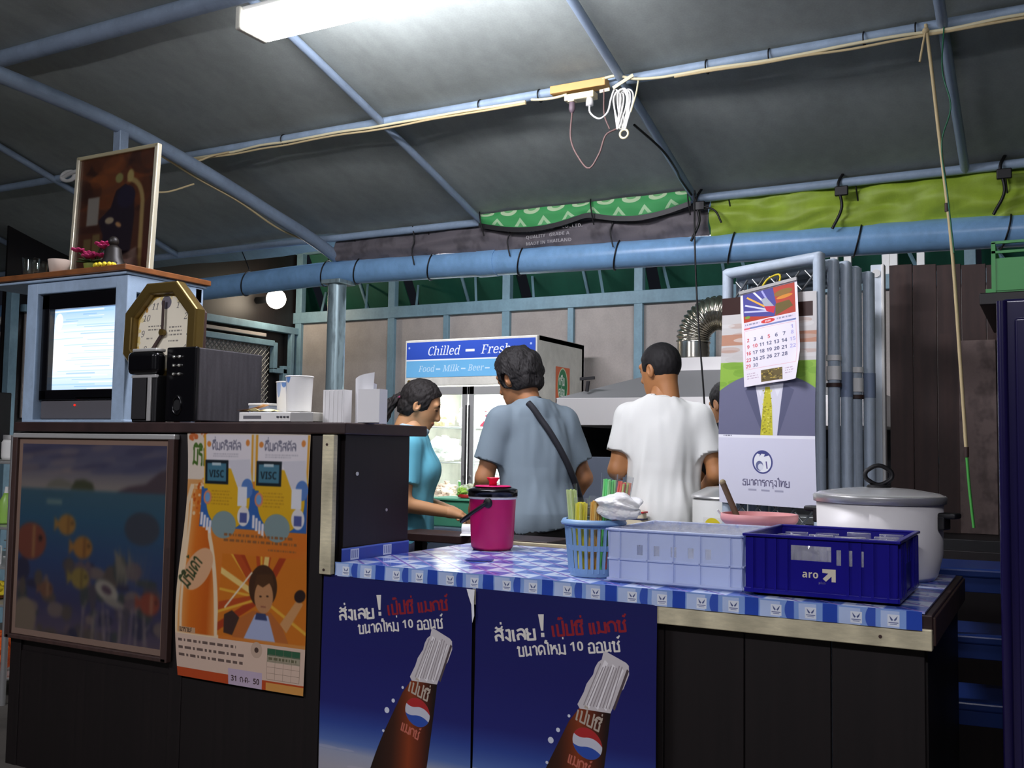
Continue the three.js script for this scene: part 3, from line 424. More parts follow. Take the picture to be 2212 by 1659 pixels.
{
  const t = thing('disc_player', 'slim silver-white disc player lying beside the subwoofer', 'disc player', [-2.27, TOP, -2.52]);
  part('body', span(-0.10, 0.19, 0.004, 0.034, -0.16, 0.03, 0.003), M.offWhite, t); part('front_panel', span(-0.115, 0.105, 0.004, 0.034, 0.03, 0.036, 0.002), M.whitePlastic, t); part('front_panel', span(0.105, 0.195, 0.003, 0.034, 0.028, 0.034, 0.002), M.aluminium, t, 'grey end of the front panel');
  part('disc_slot', span(-0.095, -0.018, 0.013, 0.023, 0.036, 0.0372, 0), mat(0x6d6d72, 0.5), t); for (const x of [0.05, 0.064, 0.078, 0.092]) part('button', span(x, x + 0.008, 0.016, 0.022, 0.036, 0.039, 0), mat(0x55555c, 0.4), t); part('foot', [span(-0.1, -0.08, 0, 0.005, 0, 0.02, 0), span(0.16, 0.18, 0, 0.005, 0, 0.02, 0)], M.blackRubber, t);
}
{
  const t = thing('papers', 'few loose yellowed papers lying on the disc player', 'papers', [-2.33, TOP + 0.036, -2.53]);
  part('sheet', sheet(0.14, 0.06, 8, 4, (u, v) => [0, 0, 0.012 * Math.abs(n3(u * 2, v * 2, 4))]).rotateX(-Math.PI / 2).translate(0, 0.002, 0), mat(0xe6dba8, 0.9, { side: THREE.DoubleSide }), t); part('sheet', sheet(0.1, 0.05, 8, 4, (u, v) => [0, 0, 0.02 * u * u]).rotateX(-Math.PI / 2).rotateY(0.3).translate(-0.03, 0.006, 0.01), mat(0xd8a98a, 0.9, { side: THREE.DoubleSide }), t);
}
const cupMat = mat(0xf2f1f0, 0.35, { side: THREE.DoubleSide });
{
  const pr = canvas(512, 256, (x) => { x.fillStyle = '#f4f3f1'; x.fillRect(0, 0, 512, 256); for (let i = 0; i < 12; i++) blob(x, rr(30, 500), rr(60, 230), rr(8, 26), rr(10, 30), ['#a9bfe2', '#6f97d4', '#dfe5f0'][i % 3]); x.fillStyle = '#f4f3f1'; x.fillRect(310, 90, 90, 166); x.strokeStyle = '#d4626e'; x.lineWidth = 8; x.beginPath(); x.moveTo(338, 100); x.lineTo(332, 190); x.arc(356, 180, 24, 3.1, 3.1 + 6.28, true); x.stroke(); });
  const cup = (label, x, y, z, h, r, turn) => { const t = thing('plastic_cup', label, 'cup', [x, y, z], turn); part('wall', lathe([[r * 0.9, 0.003], [r, h], [r * 0.96, h], [r * 0.87, 0.006], [0, 0.006]], 28), printed(pr, 0.4), t, undefined, true); part('rim', new THREE.TorusGeometry(r, 0.0022, 8, 32).rotateX(Math.PI / 2).translate(0, h, 0), cupMat, t); };
  cup('white cup with blue print and a red mark on the disc player', -2.195, TOP + 0.036, -2.56, 0.118, 0.045, 2.65); cup('white cup half hidden behind the red-marked cup', -2.292, TOP + 0.036, -2.62, 0.105, 0.042, 3.2);
}
{
  const box = (label, x, z, fill) => {
    const t = thing('napkin_holder', label, 'napkin holder', [x, TOP, z]);
    part('front_wall', bx(0.083, 0.108, 0.002, 0, 0.054, 0.02, 0), cupMat, t); part('back_wall', bx(0.083, 0.108, 0.002, 0, 0.054, -0.02, 0), cupMat, t); for (const s of [-1, 1]) part('side_wall', bx(0.002, 0.108, 0.04, s * 0.041, 0.054, 0, 0), cupMat, t); part('bottom', bx(0.083, 0.003, 0.042, 0, 0.0015, 0, 0), cupMat, t);
    if (fill) part('ribbing', [0, 1, 2, 3, 4].map((k) => bx(0.003, 0.1, 0.002, -0.034 + k * 0.017, 0.054, 0.0215, 0)), cupMat, t);
  };
  box('empty square white plastic holder beside the disc player', -2.035, -2.56, true); box('square white plastic holder beside the folded napkin, at the cabinet end', -1.895, -2.56, false);
  const n = thing('folded_napkin', 'folded white paper napkin standing up between the square holders', 'napkin', [-1.955, TOP, -2.60]);
  part('fold', sheet(0.075, 0.155, 8, 10, (u, v) => [0.012 * v * (u - 0.2), 0.018 * (u - 0.5) * v, 0.03 * Math.sin(u * 2.6)]).translate(0, 0.078, 0), M.paper, n); part('fold', sheet(0.06, 0.14, 8, 10, (u, v) => [0.01 * v, -0.02 * (u - 0.5) * v, -0.012 + 0.02 * Math.sin(u * 3)]).rotateY(0.5).translate(-0.012, 0.07, -0.01), M.paper, n);
}
// on top of the television stand
const HIGH = TOP + 0.584;
{
  const pr = canvas(512, 640, (x) => { x.fillStyle = '#4a2a1c'; x.fillRect(0, 0, 512, 640); for (let i = 0; i < 30; i++) blob(x, rr(0, 512), rr(0, 260), rr(40, 120), rr(30, 90), ['rgba(120,60,25,.4)', 'rgba(40,20,16,.5)', 'rgba(150,80,35,.3)'][i % 3]); x.fillStyle = '#8d8a80'; x.fillRect(70, 210, 80, 150); x.fillStyle = '#3a2018'; x.fillRect(0, 360, 220, 40); x.fillStyle = '#6a5a34'; x.fillRect(60, 430, 50, 90); x.fillRect(120, 410, 50, 110); x.strokeStyle = '#a8925a'; x.lineWidth = 26; x.beginPath(); x.moveTo(445, 620); x.lineTo(440, 260); x.quadraticCurveTo(420, 140, 330, 140); x.stroke(); blob(x, 275, 125, 26, 26, '#8a8a50'); blob(x, 350, 122, 22, 34, '#b0a060');
    poly(x, [[180, 560], [190, 420], [150, 340], [230, 280], [260, 190], [320, 160], [380, 200], [392, 330], [380, 520], [300, 600]], '#1b1522'); blob(x, 330, 230, 60, 60, '#1d1a30'); blob(x, 228, 345, 30, 18, '#a59a7c'); blob(x, 290, 372, 22, 12, '#b58a5a', 0.5); poly(x, [[180, 560], [200, 500], [212, 505], [196, 575]], '#9a9a90'); poly(x, [[310, 540], [420, 500], [440, 600], [300, 610]], '#8a7468'); x.fillStyle = '#5a5048'; x.fillRect(0, 585, 380, 12); x.filter = 'blur(4px)'; x.drawImage(x.canvas, 0, 0); x.filter = 'none'; x.fillStyle = 'rgba(24,14,10,.3)'; x.fillRect(0, 0, 512, 640); });
  const t = thing('picture_frame', 'slim silver-framed dark portrait print standing on the television stand', 'picture', [-3.312, HIGH, -2.705]), q = new THREE.Group(); q.name = 'frame_body'; q.rotation.x = -0.04; t.add(q);
  part('print', sheet(0.445, 0.50, 1, 1).translate(0, 0.255, 0.003), printed(pr, 0.3), q, undefined, true); part('backing', bx(0.455, 0.515, 0.01, 0, 0.258, -0.004, 0), M.brownWood, q);
  for (const s of [-1, 1]) part('frame_side', bx(0.02, 0.52, 0.022, s * 0.229, 0.26, 0.004), mat(0xe6dec4, 0.25, { metalness: 0.5 }), q); for (const y of [0.008, 0.513]) part('frame_side', bx(0.476, 0.016, 0.022, 0, y, 0.004), mat(0xcabf9a, 0.3, { metalness: 0.5 }), q);
}
{
  const t = thing('flower_bunch', 'bunch of magenta artificial flowers in front of the portrait', 'flowers', [-3.31, HIGH, -2.62]);
  part('pot', lathe([[0, 0], [0.026, 0], [0.034, 0.04], [0.03, 0.042], [0, 0.038]], 20), mat(0x6f7a2a, 0.6), t); const pet = mat(0xb02460, 0.6), lf = mat(0x2f4a22, 0.7);
  for (let i = 0; i < 9; i++) { const a = rr(0, 6.28), r = rr(0.02, 0.085), y = rr(0.06, 0.115), p = [Math.cos(a) * r * 1.3, y, Math.sin(a) * r * 0.5]; part('stem', tube([[0, 0.03, 0], [p[0] * 0.5, y * 0.7, p[2] * 0.5], p], 0.002, 5, 4), lf, t); const fl = []; for (let k = 0; k < 6; k++) fl.push(new THREE.SphereGeometry(0.012, 8, 6).scale(1, 0.45, 1.5).translate(0, 0, 0.012).rotateX(-0.4).rotateY(k * 1.047).translate(...p)); part('blossom', join(fl), pet, t); }
  part('leaf', [0, 1, 2, 3, 4].map((k) => new THREE.SphereGeometry(0.02, 8, 6).scale(0.6, 0.2, 1.7).translate(0, 0.05, 0.035).rotateY(k * 1.3)), lf, t);
}
{
  const s = thing('small_statue', 'small dark seated figurine in front of the portrait', 'figurine', [-3.17, HIGH, -2.60]);
  part('figure', [lathe([[0, 0], [0.05, 0], [0.052, 0.02], [0.035, 0.05], [0.03, 0.085], [0.014, 0.10], [0, 0.1]], 16), new THREE.SphereGeometry(0.02, 14, 10).translate(0, 0.115, 0), new THREE.SphereGeometry(0.03, 12, 8).scale(1.6, 0.45, 0.9).translate(0, 0.025, 0.02)], mat(0x18120f, 0.5), s);
  const y = thing('yellow_garland', 'little yellow garland lying at the foot of the portrait', 'garland', [-3.135, HIGH, -2.535]);
  part('string_of_flowers', Array.from({ length: 12 }, (_, k) => new THREE.SphereGeometry(0.009, 8, 6).translate(Math.cos(k / 12 * 6.28) * 0.045, 0.009, Math.sin(k / 12 * 6.28) * 0.022)), M.yellow, y);
  const glassy = (label, x, z, h, r) => { const t = thing('drinking_glass', label, 'glass', [x, HIGH, z]); part('bowl', lathe([[0, 0.004], [r * 0.8, 0.004], [r, h], [r * 0.93, h], [r * 0.74, 0.012], [0, 0.012]], 28), M.glass, t); };
  glassy('clear drinking glass nearest the left end of the television stand top', -3.60, -2.56, 0.075, 0.033); glassy('clear drinking glass right behind the leftmost glass', -3.565, -2.66, 0.07, 0.032); glassy('low clear glass between the tall glass and the pale cup', -3.515, -2.54, 0.05, 0.03);
  const c = thing('offering_cup', 'pale pink opaque cup in front of the portrait', 'cup', [-3.415, HIGH, -2.55]); part('wall', lathe([[0, 0.003], [0.034, 0.003], [0.042, 0.052], [0.039, 0.052], [0.032, 0.008], [0, 0.008]], 28), mat(0xcdbcae, 0.45), c);
}
// ---------- serving counter ----------
const CT = 0.842;
{
  const t = thing('serving_counter', 'low dark serving counter with a pine edge strip', 'counter', [-1.08, 0, -2.86]);
  for (let i = 0; i < 8; i++) part('front_plank', span(-0.846 + i * 0.2075, -0.846 + (i + 1) * 0.2075 - 0.003, 0, 0.762, 0.375, 0.39, 0.002), M.darkWood, t);
  part('side_panel', span(0.80, 0.815, 0, 0.76, -0.42, 0.37, 0), M.darkWood, t); part('side_panel', span(-0.846, -0.836, 0, 0.76, -0.42, 0.37, 0), M.darkWood, t);
  part('worktop', span(-0.846, 0.83, 0.79, 0.836, -0.44, 0.405, 0.003), M.slab, t);
  part('pine_strip', span(-0.846, 0.83, 0.758, 0.805, 0.392, 0.42, 0.003), M.pine, t, 'pale pine edge strip'); part('pine_strip', span(0.815, 0.835, 0.765, 0.83, -0.44, 0.39, 0.003), M.brownWood, t);
  part('nail', rod([0.16, 0.781, 0.42], [0.16, 0.781, 0.4215], 0.004), M.brownWood, t); part('nail', rod([0.72, 0.781, 0.42], [0.72, 0.781, 0.4215], 0.004), M.brownWood, t);
  part('back_trim', span(-0.84, 0.2, 0.838, 0.85, -0.45, -0.425, 0.002), M.pine, t);
}
{
  const t = thing('pine_post', 'pale pine batten nailed upright to the cabinet end', 'post', [-1.957, 0, -2.43]);
  part('batten', span(-0.023, 0.022, 0.806, 1.23, -0.012, 0.008, 0.003), M.pine, t); for (const y of [0.82, 1.2]) part('nail', rod([-0.004, y, 0.008], [-0.004, y, 0.010], 0.004), M.brownWood, t);
}
{
  const edge = canvas(2048, 64, (x, W) => {
    x.fillStyle = '#86a6e0'; x.fillRect(0, 0, W, 64); const p = W / 9;
    for (let i = 0; i < 9; i++) {
      const o = i * p; x.fillStyle = '#b9cbee'; x.fillRect(o + p * 0.02, 6, p * 0.26, 58); x.fillRect(o + p * 0.52, 6, p * 0.22, 58);
      x.fillStyle = '#2a4bb0'; x.fillRect(o + p * 0.82, 0, p * 0.18, 64); x.fillStyle = '#3a58b8'; x.beginPath(); x.ellipse(o + p * 0.40, 34, p * 0.06, 34, 0, 0, 6.3); x.fill(); x.fillRect(o + p * 0.37, 0, p * 0.09, 64);
      for (const q of [0.16, 0.6]) { x.fillStyle = '#e4e9f2'; x.fillRect(o + p * q, 18, p * 0.14, 40); x.fillStyle = '#2c3a6a'; const c = o + p * (q + 0.07); poly(x, [[c - 11, 22], [c - 1, 36], [c - 4, 40], [c - 8, 34]], '#4a5684'); poly(x, [[c + 11, 22], [c + 1, 36], [c + 4, 40], [c + 8, 34]], '#4a5684'); x.fillStyle = '#6a74a0'; x.fillRect(c - 13, 44, 26, 3); x.fillRect(c - 9, 50, 18, 2); }
    }
  });
  const topT = canvas(1024, 512, (x, W, H) => {
    x.fillStyle = '#9fb4e4'; x.fillRect(0, 0, W, H);
    for (let i = 0; i < 18; i++) for (let j = 0; j < 9; j++) { const cx = i * 57, cy = j * 57; x.fillStyle = (i + j) % 2 ? '#5f78c6' : '#ccd8f2'; x.fillRect(cx, cy, 55, 55); if ((i + j) % 2 === 0) { x.fillStyle = '#8fa4d8'; x.fillRect(cx + 16, cy + 16, 24, 24); x.fillStyle = '#e8edf8'; x.fillRect(cx + 20, cy + 20, 16, 8); } else { blob(x, cx + 28, cy + 28, 14, 14, '#3a55b0'); } }
    x.strokeStyle = '#8f78c0'; x.lineWidth = 5; for (let i = -8; i < 24; i++) { x.beginPath(); x.moveTo(i * 57, 0); x.lineTo(i * 57 + 512, 512); x.stroke(); }
  });
  const t = thing('tablecloth', 'blue and white checked plastic tablecloth over the counter with printed border', 'tablecloth', [-1.08, CT - 0.004, -2.86]);
  part('top_sheet', bx(1.656, 0.004, 0.80, -0.014, 0.002, 0.008, 0).translate(0, 0, 0), [0, 1, 2, 3, 4, 5].map((k) => (k === 2 ? printed(topT, 0.16) : printed(topT, 0.3))), t, undefined, true);
  part('front_border', sheet(1.66, 0.042, 80, 3, (u, v) => [0, 0, 0.002 * n3(u * 20, v, 2)]).translate(-0.02, -0.014, 0.4235), printed(edge, 0.3), t, 'printed border strip', true);
  const side = canvas(512, 64, (x) => { x.fillStyle = '#2b48ac'; x.fillRect(0, 0, 512, 64); for (const q of [60, 310]) { x.fillStyle = '#d8def0'; x.fillRect(q, 6, 62, 52); x.fillStyle = '#7a86b8'; for (let k = 0; k < 4; k++) x.fillRect(q + 8 + k * 13, 14, 6, 36); } x.fillStyle = '#5f7ad0'; x.fillRect(0, 0, 512, 8); });
  part('side_upstand', sheet(0.36, 0.042, 12, 2, (u, v) => [0, 0, 0.002 * Math.sin(u * 9)]).rotateY(Math.PI / 2).translate(-0.843, 0.024, 0.222), printed(side, 0.3), t, 'dark blue border turned up against the cabinet', true);
}
// ---------- the two cola posters ----------
{
  const bottle = (x, W, H, ox, oy) => {
    x.save(); x.translate(ox * W, oy * H); x.scale(W, H);
    // body
    const g = x.createLinearGradient(0.36, 0.6, 0.76, 0.62); g.addColorStop(0, '#1c0f0a'); g.addColorStop(0.35, '#3a1c10'); g.addColorStop(0.62, '#8a3a18'); g.addColorStop(0.82, '#5a2412'); g.addColorStop(1, '#180c0a');
    x.beginPath(); x.moveTo(0.618, 0.37); x.lineTo(0.56, 0.423); x.lineTo(0.458, 0.565); x.quadraticCurveTo(0.35, 0.72, 0.25, 1.0); x.lineTo(0.68, 1.0); x.quadraticCurveTo(0.71, 0.75, 0.726, 0.69); x.lineTo(0.766, 0.482); x.lineTo(0.785, 0.369); x.closePath(); x.fillStyle = g; x.fill();
    // ice-covered neck
    poly(x, [[0.745, 0.165], [0.765, 0.168], [0.862, 0.196], [0.876, 0.205], [0.878, 0.235], [0.85, 0.285], [0.82, 0.31], [0.80, 0.345], [0.783, 0.374], [0.619, 0.374], [0.606, 0.36], [0.64, 0.315], [0.655, 0.285], [0.69, 0.25], [0.70, 0.225], [0.716, 0.205], [0.735, 0.195]], '#cfc8c8');
    for (const [a, b, c, d, w] of [[0.76, 0.2, 0.66, 0.365, 0.03], [0.80, 0.21, 0.71, 0.365, 0.024], [0.845, 0.22, 0.755, 0.365, 0.018]]) { x.strokeStyle = '#efeaea'; x.lineWidth = w * 0.7; x.beginPath(); x.moveTo(a, b); x.lineTo(c, d); x.stroke(); } for (let k = 0; k < 9; k++) { x.strokeStyle = '#9c9294'; x.lineWidth = 0.005; x.beginPath(); x.moveTo(0.73 + k * 0.014, 0.2 + rr(0, 0.02)); x.lineTo(0.64 + k * 0.017, 0.36); x.stroke(); }
    x.strokeStyle = '#55484a'; x.lineWidth = 0.012; x.beginPath(); x.moveTo(0.872, 0.22); x.lineTo(0.80, 0.36); x.stroke();
    // drops
    for (const [a, b, r] of [[0.5, 0.46, 0.011], [0.46, 0.5, 0.016], [0.44, 0.58, 0.008], [0.56, 0.405, 0.008]]) blob(x, a, b, r, r * W / H, '#d8dce6');
    // the round badge, tilted with the bottle
    x.translate(0.66, 0.49); x.transform(1, 0.24, -0.35, 1, 0, 0);
    x.save(); x.beginPath(); x.ellipse(0, 0, 0.078, 0.05, 0, 0, 6.3); x.clip(); x.fillStyle = '#c9c9d4'; x.fillRect(-0.1, -0.08, 0.2, 0.16); x.fillStyle = '#b02a2c'; x.beginPath(); x.moveTo(-0.1, -0.08); x.lineTo(0.1, -0.08); x.lineTo(0.1, 0.0); x.quadraticCurveTo(0.04, -0.04, -0.02, -0.014); x.quadraticCurveTo(-0.06, 0, -0.1, -0.02); x.fill(); x.fillStyle = '#2f4fa8'; x.beginPath(); x.moveTo(-0.1, 0.08); x.lineTo(0.1, 0.08); x.lineTo(0.1, 0.022); x.quadraticCurveTo(0.04, -0.006, -0.02, 0.018); x.quadraticCurveTo(-0.06, 0.032, -0.1, 0.012); x.fill(); x.restore();
    thai(x, 'เป๊ปซี่', -0.085, -0.058, 0.034, { color: '#b9ac9c', weight: 0.2, wide: 1.3 }); thai(x, 'แมกซ์', -0.075, 0.092, 0.028, { color: '#c26a58', weight: 0.22, wide: 1.25 });
    x.restore();
  };
  const art = (shift, rise) => canvas(1024, 1440, (x, W, H) => {
    const g = x.createLinearGradient(0, 0, 0, H); g.addColorStop(0, '#171a58'); g.addColorStop(0.3, '#1b1c62'); g.addColorStop(0.5, '#20246e'); g.addColorStop(0.58, '#2f4692'); g.addColorStop(0.65, '#5570ae'); g.addColorStop(0.69, '#9ba0b4'); g.addColorStop(0.75, '#a9a6ae'); g.addColorStop(1, '#8f8a94'); x.fillStyle = g; x.fillRect(0, 0, W, H);
    for (let i = 0; i < 30; i++) blob(x, rr(0, W), rr(H * 0.66, H), rr(20, 120), rr(6, 16), 'rgba(205,200,205,.25)');
    const a = -0.13; x.save(); x.translate(0, rise * H);
    thai(x, 'สั่งเลย', 0.121 * W, 0.179 * H, 55, { color: '#e4dfd4', angle: -0.155, weight: 0.22, wide: 1.26, gap: 0.14 });
    x.save(); x.translate(0.388 * W, 0.144 * H); x.rotate(-0.1); x.fillStyle = '#e4dfd4'; poly(x, [[-8, -118], [26, -118], [16, -34], [2, -34]], '#e4dfd4'); x.fillRect(0, -24, 20, 22); x.restore();
    thai(x, 'เป๊ปซี่ แมกซ์', 0.452 * W, 0.134 * H, 52, { color: '#8e1f2c', angle: -0.16, weight: 0.23, wide: 1.17, gap: 0.16 });
    thai(x, 'ขนาดใหม่ 10 ออนซ์', 0.257 * W, 0.221 * H, 47, { color: '#e4dfd4', angle: -0.155, weight: 0.21, wide: 1.09, gap: 0.15 });
    x.restore(); bottle(x, W, H, shift, rise);
  });
  const poster = (label, x0, x1, tex, bendy) => { const t = thing('cola_poster', label, 'poster', [(x0 + x1) / 2, 0.43, -2.437], 0, 'cola posters on the counter'); part('paper', sheet(x1 - x0, 0.75, 14, 20, (u, v) => [0, 0, bendy(u, v)]), printed(tex, 0.4), t, undefined, true); return t; };
  poster('dark blue cola bottle poster beside the pine batten', -1.970, -1.440, art(0, 0), (u, v) => 0.002 + 0.003 * Math.sin(u * 5 + v * 3));
  poster('dark blue cola bottle poster, the right one on the counter front', -1.432, -0.897, art(-0.015, 0.008), (u, v) => 0.002 + 0.003 * Math.sin(u * 4 + v * 5 + 1));
  const tp = thing('tape_scrap', 'torn scrap of white paper at the seam between the cola posters', 'paper scrap', [-1.437, 0.78, -2.428]);
  const s = new THREE.Shape([[-0.02, 0.022], [0.006, 0.022], [0.004, -0.01], [0.006, -0.05], [0, -0.07], [-0.004, -0.02], [-0.014, 0.004]].map(([a, b]) => new THREE.Vector2(a, b))); part('paper', new THREE.ExtrudeGeometry(s, { depth: 0.0006, bevelEnabled: false }), M.paper, tp);
}
// ---------- on the counter ----------
const D = CT + 0.001;
{
  const pink = mat(0xd41a68, 0.35);
  const t = thing('ice_bucket', 'hot pink insulated ice bucket with black lid and handle on the counter', 'ice bucket', [-1.742, D, -3.07]);
  part('body', lathe([[0, 0], [0.066, 0], [0.074, 0.012], [0.082, 0.175], [0.082, 0.18], [0, 0.18]], 40), pink, t); part('white_ring', lathe([[0.083, 0.176], [0.086, 0.178], [0.086, 0.183], [0.083, 0.185]], 40), M.white, t);
  part('lid', lathe([[0, 0.215], [0.07, 0.215], [0.086, 0.21], [0.0875, 0.204], [0.0875, 0.186], [0, 0.184]], 40), M.blackGloss, t); part('lid_disc', lathe([[0, 0.222], [0.06, 0.222], [0.066, 0.216], [0, 0.214]], 40), pink, t);
  part('knob', lathe([[0, 0.222], [0.014, 0.222], [0.014, 0.235], [0.022, 0.247], [0.022, 0.25], [0, 0.25]], 28), mat(0xe02040, 0.35), t, 'red lid knob');
  const hA = []; for (let k = 0; k <= 12; k++) { const a = -0.6 + k / 12 * (Math.PI); hA.push([Math.cos(a + 1.6) * 0.094, 0, Math.sin(a + 1.6) * 0.094]); }
  const loop = []; for (let k = 0; k <= 16; k++) { const a = (k / 16) * Math.PI, s = Math.sin(a); loop.push([0.088 * Math.cos(a) * 1.0, 0.168 - 0.075 * s, 0.11 * s]); }
  part('handle', tube(loop, 0.0065, 8, 3).rotateY(-1.25), M.black, t); for (const s of [-1, 1]) part('handle_pivot', new THREE.SphereGeometry(0.016, 14, 10).scale(0.5, 1.1, 1).translate(s * 0.086, 0.165, 0).rotateY(-1.25), M.black, t);
}
{
  const c = thing('blue_card', 'small dark blue card lying on the checked cloth before the ice bucket', 'card', [-1.60, D, -2.74], 0.35); part('card', bx(0.085, 0.003, 0.05, 0, 0.0025, 0, 0), mat(0x39408c, 0.4), c);
  const r = thing('paper_roll', 'white paper roll lying on the far edge of the counter by the cabinet', 'paper roll', [-1.99, D + 0.012, -3.38], 0.4); part('roll', rod([-0.055, 0.022, 0], [0.055, 0.022, 0], 0.022, 24), M.paper, r); part('loose_end', sheet(0.11, 0.06, 4, 4, (u, v) => [0, 0, 0.006 * Math.sin(v * 3)]).rotateX(-Math.PI / 2).translate(0, 0.003, 0.03), M.paper, r); part('core', rod([-0.057, 0.022, 0], [0.057, 0.022, 0], 0.008, 16), M.brownWood, r);
  const b = thing('side_bench', 'dark work bench behind the counter beside the cabinet', 'bench', [-2.1, 0, -3.42]); part('bench_top', span(-0.25, 0.45, D - 0.02, D + 0.011, -0.1, 0.1), M.slab, b); for (const [x, z] of [[-0.22, -0.07], [0.42, -0.07], [-0.22, 0.07], [0.42, 0.07]]) part('leg', span(x - 0.02, x + 0.02, 0, D - 0.02, z - 0.02, z + 0.02), M.darkWood, b);
}
{ // straw basket
  const blue = mat(0x7fa3cc, 0.4, { side: THREE.DoubleSide });
  const t = thing('slotted_basket', 'round light blue slotted plastic basket holding straws', 'basket', [-1.158, D, -2.625]);
  const R = (y) => 0.066 + 0.016 * y / 0.155, n = 26;
  part('bottom', lathe([[0, 0.003], [0.066, 0.003], [0.066, 0], [0, 0]], 32), blue, t);
  for (const [a, b] of [[0, 0.022], [0.072, 0.087], [0.134, 0.15]]) part('band', lathe([[R(a), a], [R(b), b], [R(b) - 0.003, b], [R(a) - 0.003, a]], 48), blue, t);
  for (let k = 0; k < n; k++) { const a = k / n * 6.2832, c = Math.cos(a), s = Math.sin(a); part('slat', bar([c * (R(0.01) - 0.0015), 0.01, s * (R(0.01) - 0.0015)], [c * (R(0.14) - 0.0015), 0.14, s * (R(0.14) - 0.0015)], 0.009, 0.003).translate(0, 0, 0), blue, t); }
  part('rim', lathe([[0.078, 0.148], [0.092, 0.143], [0.094, 0.148], [0.088, 0.158], [0.079, 0.158]], 48), blue, t);
}
{
  const clear = new THREE.MeshPhysicalMaterial({ color: 0xf6f8fa, roughness: 0.15, transmission: 1, thickness: 0, side: THREE.DoubleSide });
  const bundle = (label, x, z, lean, h, r, colors, base = 0.006, ty = 0) => {
    const t = thing('straw_bundle', label, 'straws', [x, D + base, z], ty, 'straw bundles in the basket'), q = new THREE.Matrix4().makeRotationZ(lean);
    for (let k = 0; k < 14; k++) { const a = k * 2.4, d = r * Math.sqrt(k / 14), col = colors[k % colors.length]; part('straw', new THREE.CylinderGeometry(0.0032, 0.0032, h * rr(0.95, 1), 7).translate(Math.cos(a) * d, h / 2, Math.sin(a) * d).applyMatrix4(q), col, t); }
    part('bag', lathe([[r * 0.8, 0.01], [r * 1.2, 0.05], [r * 1.25, h * 0.8], [r * 1.35, h * 1.06]], 14).applyMatrix4(q), clear, t, 'clear plastic sleeve');
  };
  const st = (c) => mat(c, 0.45);
  bundle('tall pale lime straws leaning at the left of the basket', -1.205, -2.62, 0.10, 0.235, 0.014, [st(0xdff0a0), st(0xe8f4b4)]); bundle('short yellow straws at the left of the basket', -1.187, -2.592, -0.02, 0.20, 0.016, [st(0xfff23c), st(0xfff570)]); bundle('tall green straws at the back of the basket', -1.142, -2.66, -0.06, 0.265, 0.018, [st(0x7cf090), st(0xa4f4a4)]); bundle('tall red and orange straws at the back right of the basket', -1.115, -2.645, -0.16, 0.262, 0.018, [st(0xf47a74), st(0xf8a488), st(0xd0dc8c)]); bundle('short orange straws in the middle of the basket', -1.15, -2.60, -0.05, 0.205, 0.016, [st(0xfac054), st(0xfccc70)]);
}
{ // plastic bag on the basket rim
  const g = new THREE.IcosahedronGeometry(1, 24), p = g.attributes.position;
  for (let i = 0; i < p.count; i++) { const v = V(p.getX(i), p.getY(i), p.getZ(i)), n = 0.98 + 0.16 * n3(v.x * 1.1, v.y * 1.1, v.z * 1.1) + 0.09 * Math.sin(Math.atan2(v.y, v.z) * 5 + 2.2 * n3(v.x * 1.4, v.y, v.z) + v.x * 1.5) * (0.4 + 0.6 * Math.abs(v.x)) + 0.018 * n3(v.x * 5, v.y * 5, v.z * 5); v.multiplyScalar(n); p.setXYZ(i, v.x * 0.078, Math.max(v.y * 0.04, -0.034 - 0.03 * Math.max(0, v.x)), v.z * 0.05); }
  g.computeVertexNormals(); const t = thing('plastic_bag', 'crumpled white plastic bag lying over the basket rim', 'bag', [-1.075, D + 0.195, -2.60], -0.4); part('film', g, mat(0xfbfbfb, 0.35, { transmission: 0.2, side: THREE.DoubleSide }), t);
}
const tumbler = lathe([[0, 0.108], [0.030, 0.108], [0.031, 0.104], [0.036, 0], [0.0335, 0], [0.0285, 0.098], [0, 0.098]], 20);   // stood upside down
const tumblerUp = lathe([[0, 0], [0.030, 0], [0.031, 0.004], [0.0385, 0.141], [0.036, 0.141], [0.0285, 0.010], [0, 0.010]], 20);
const crateGlass = new THREE.MeshPhysicalMaterial({ color: 0xffffff, roughness: 0.05, transmission: 0.92, thickness: 0, ior: 1.7 });
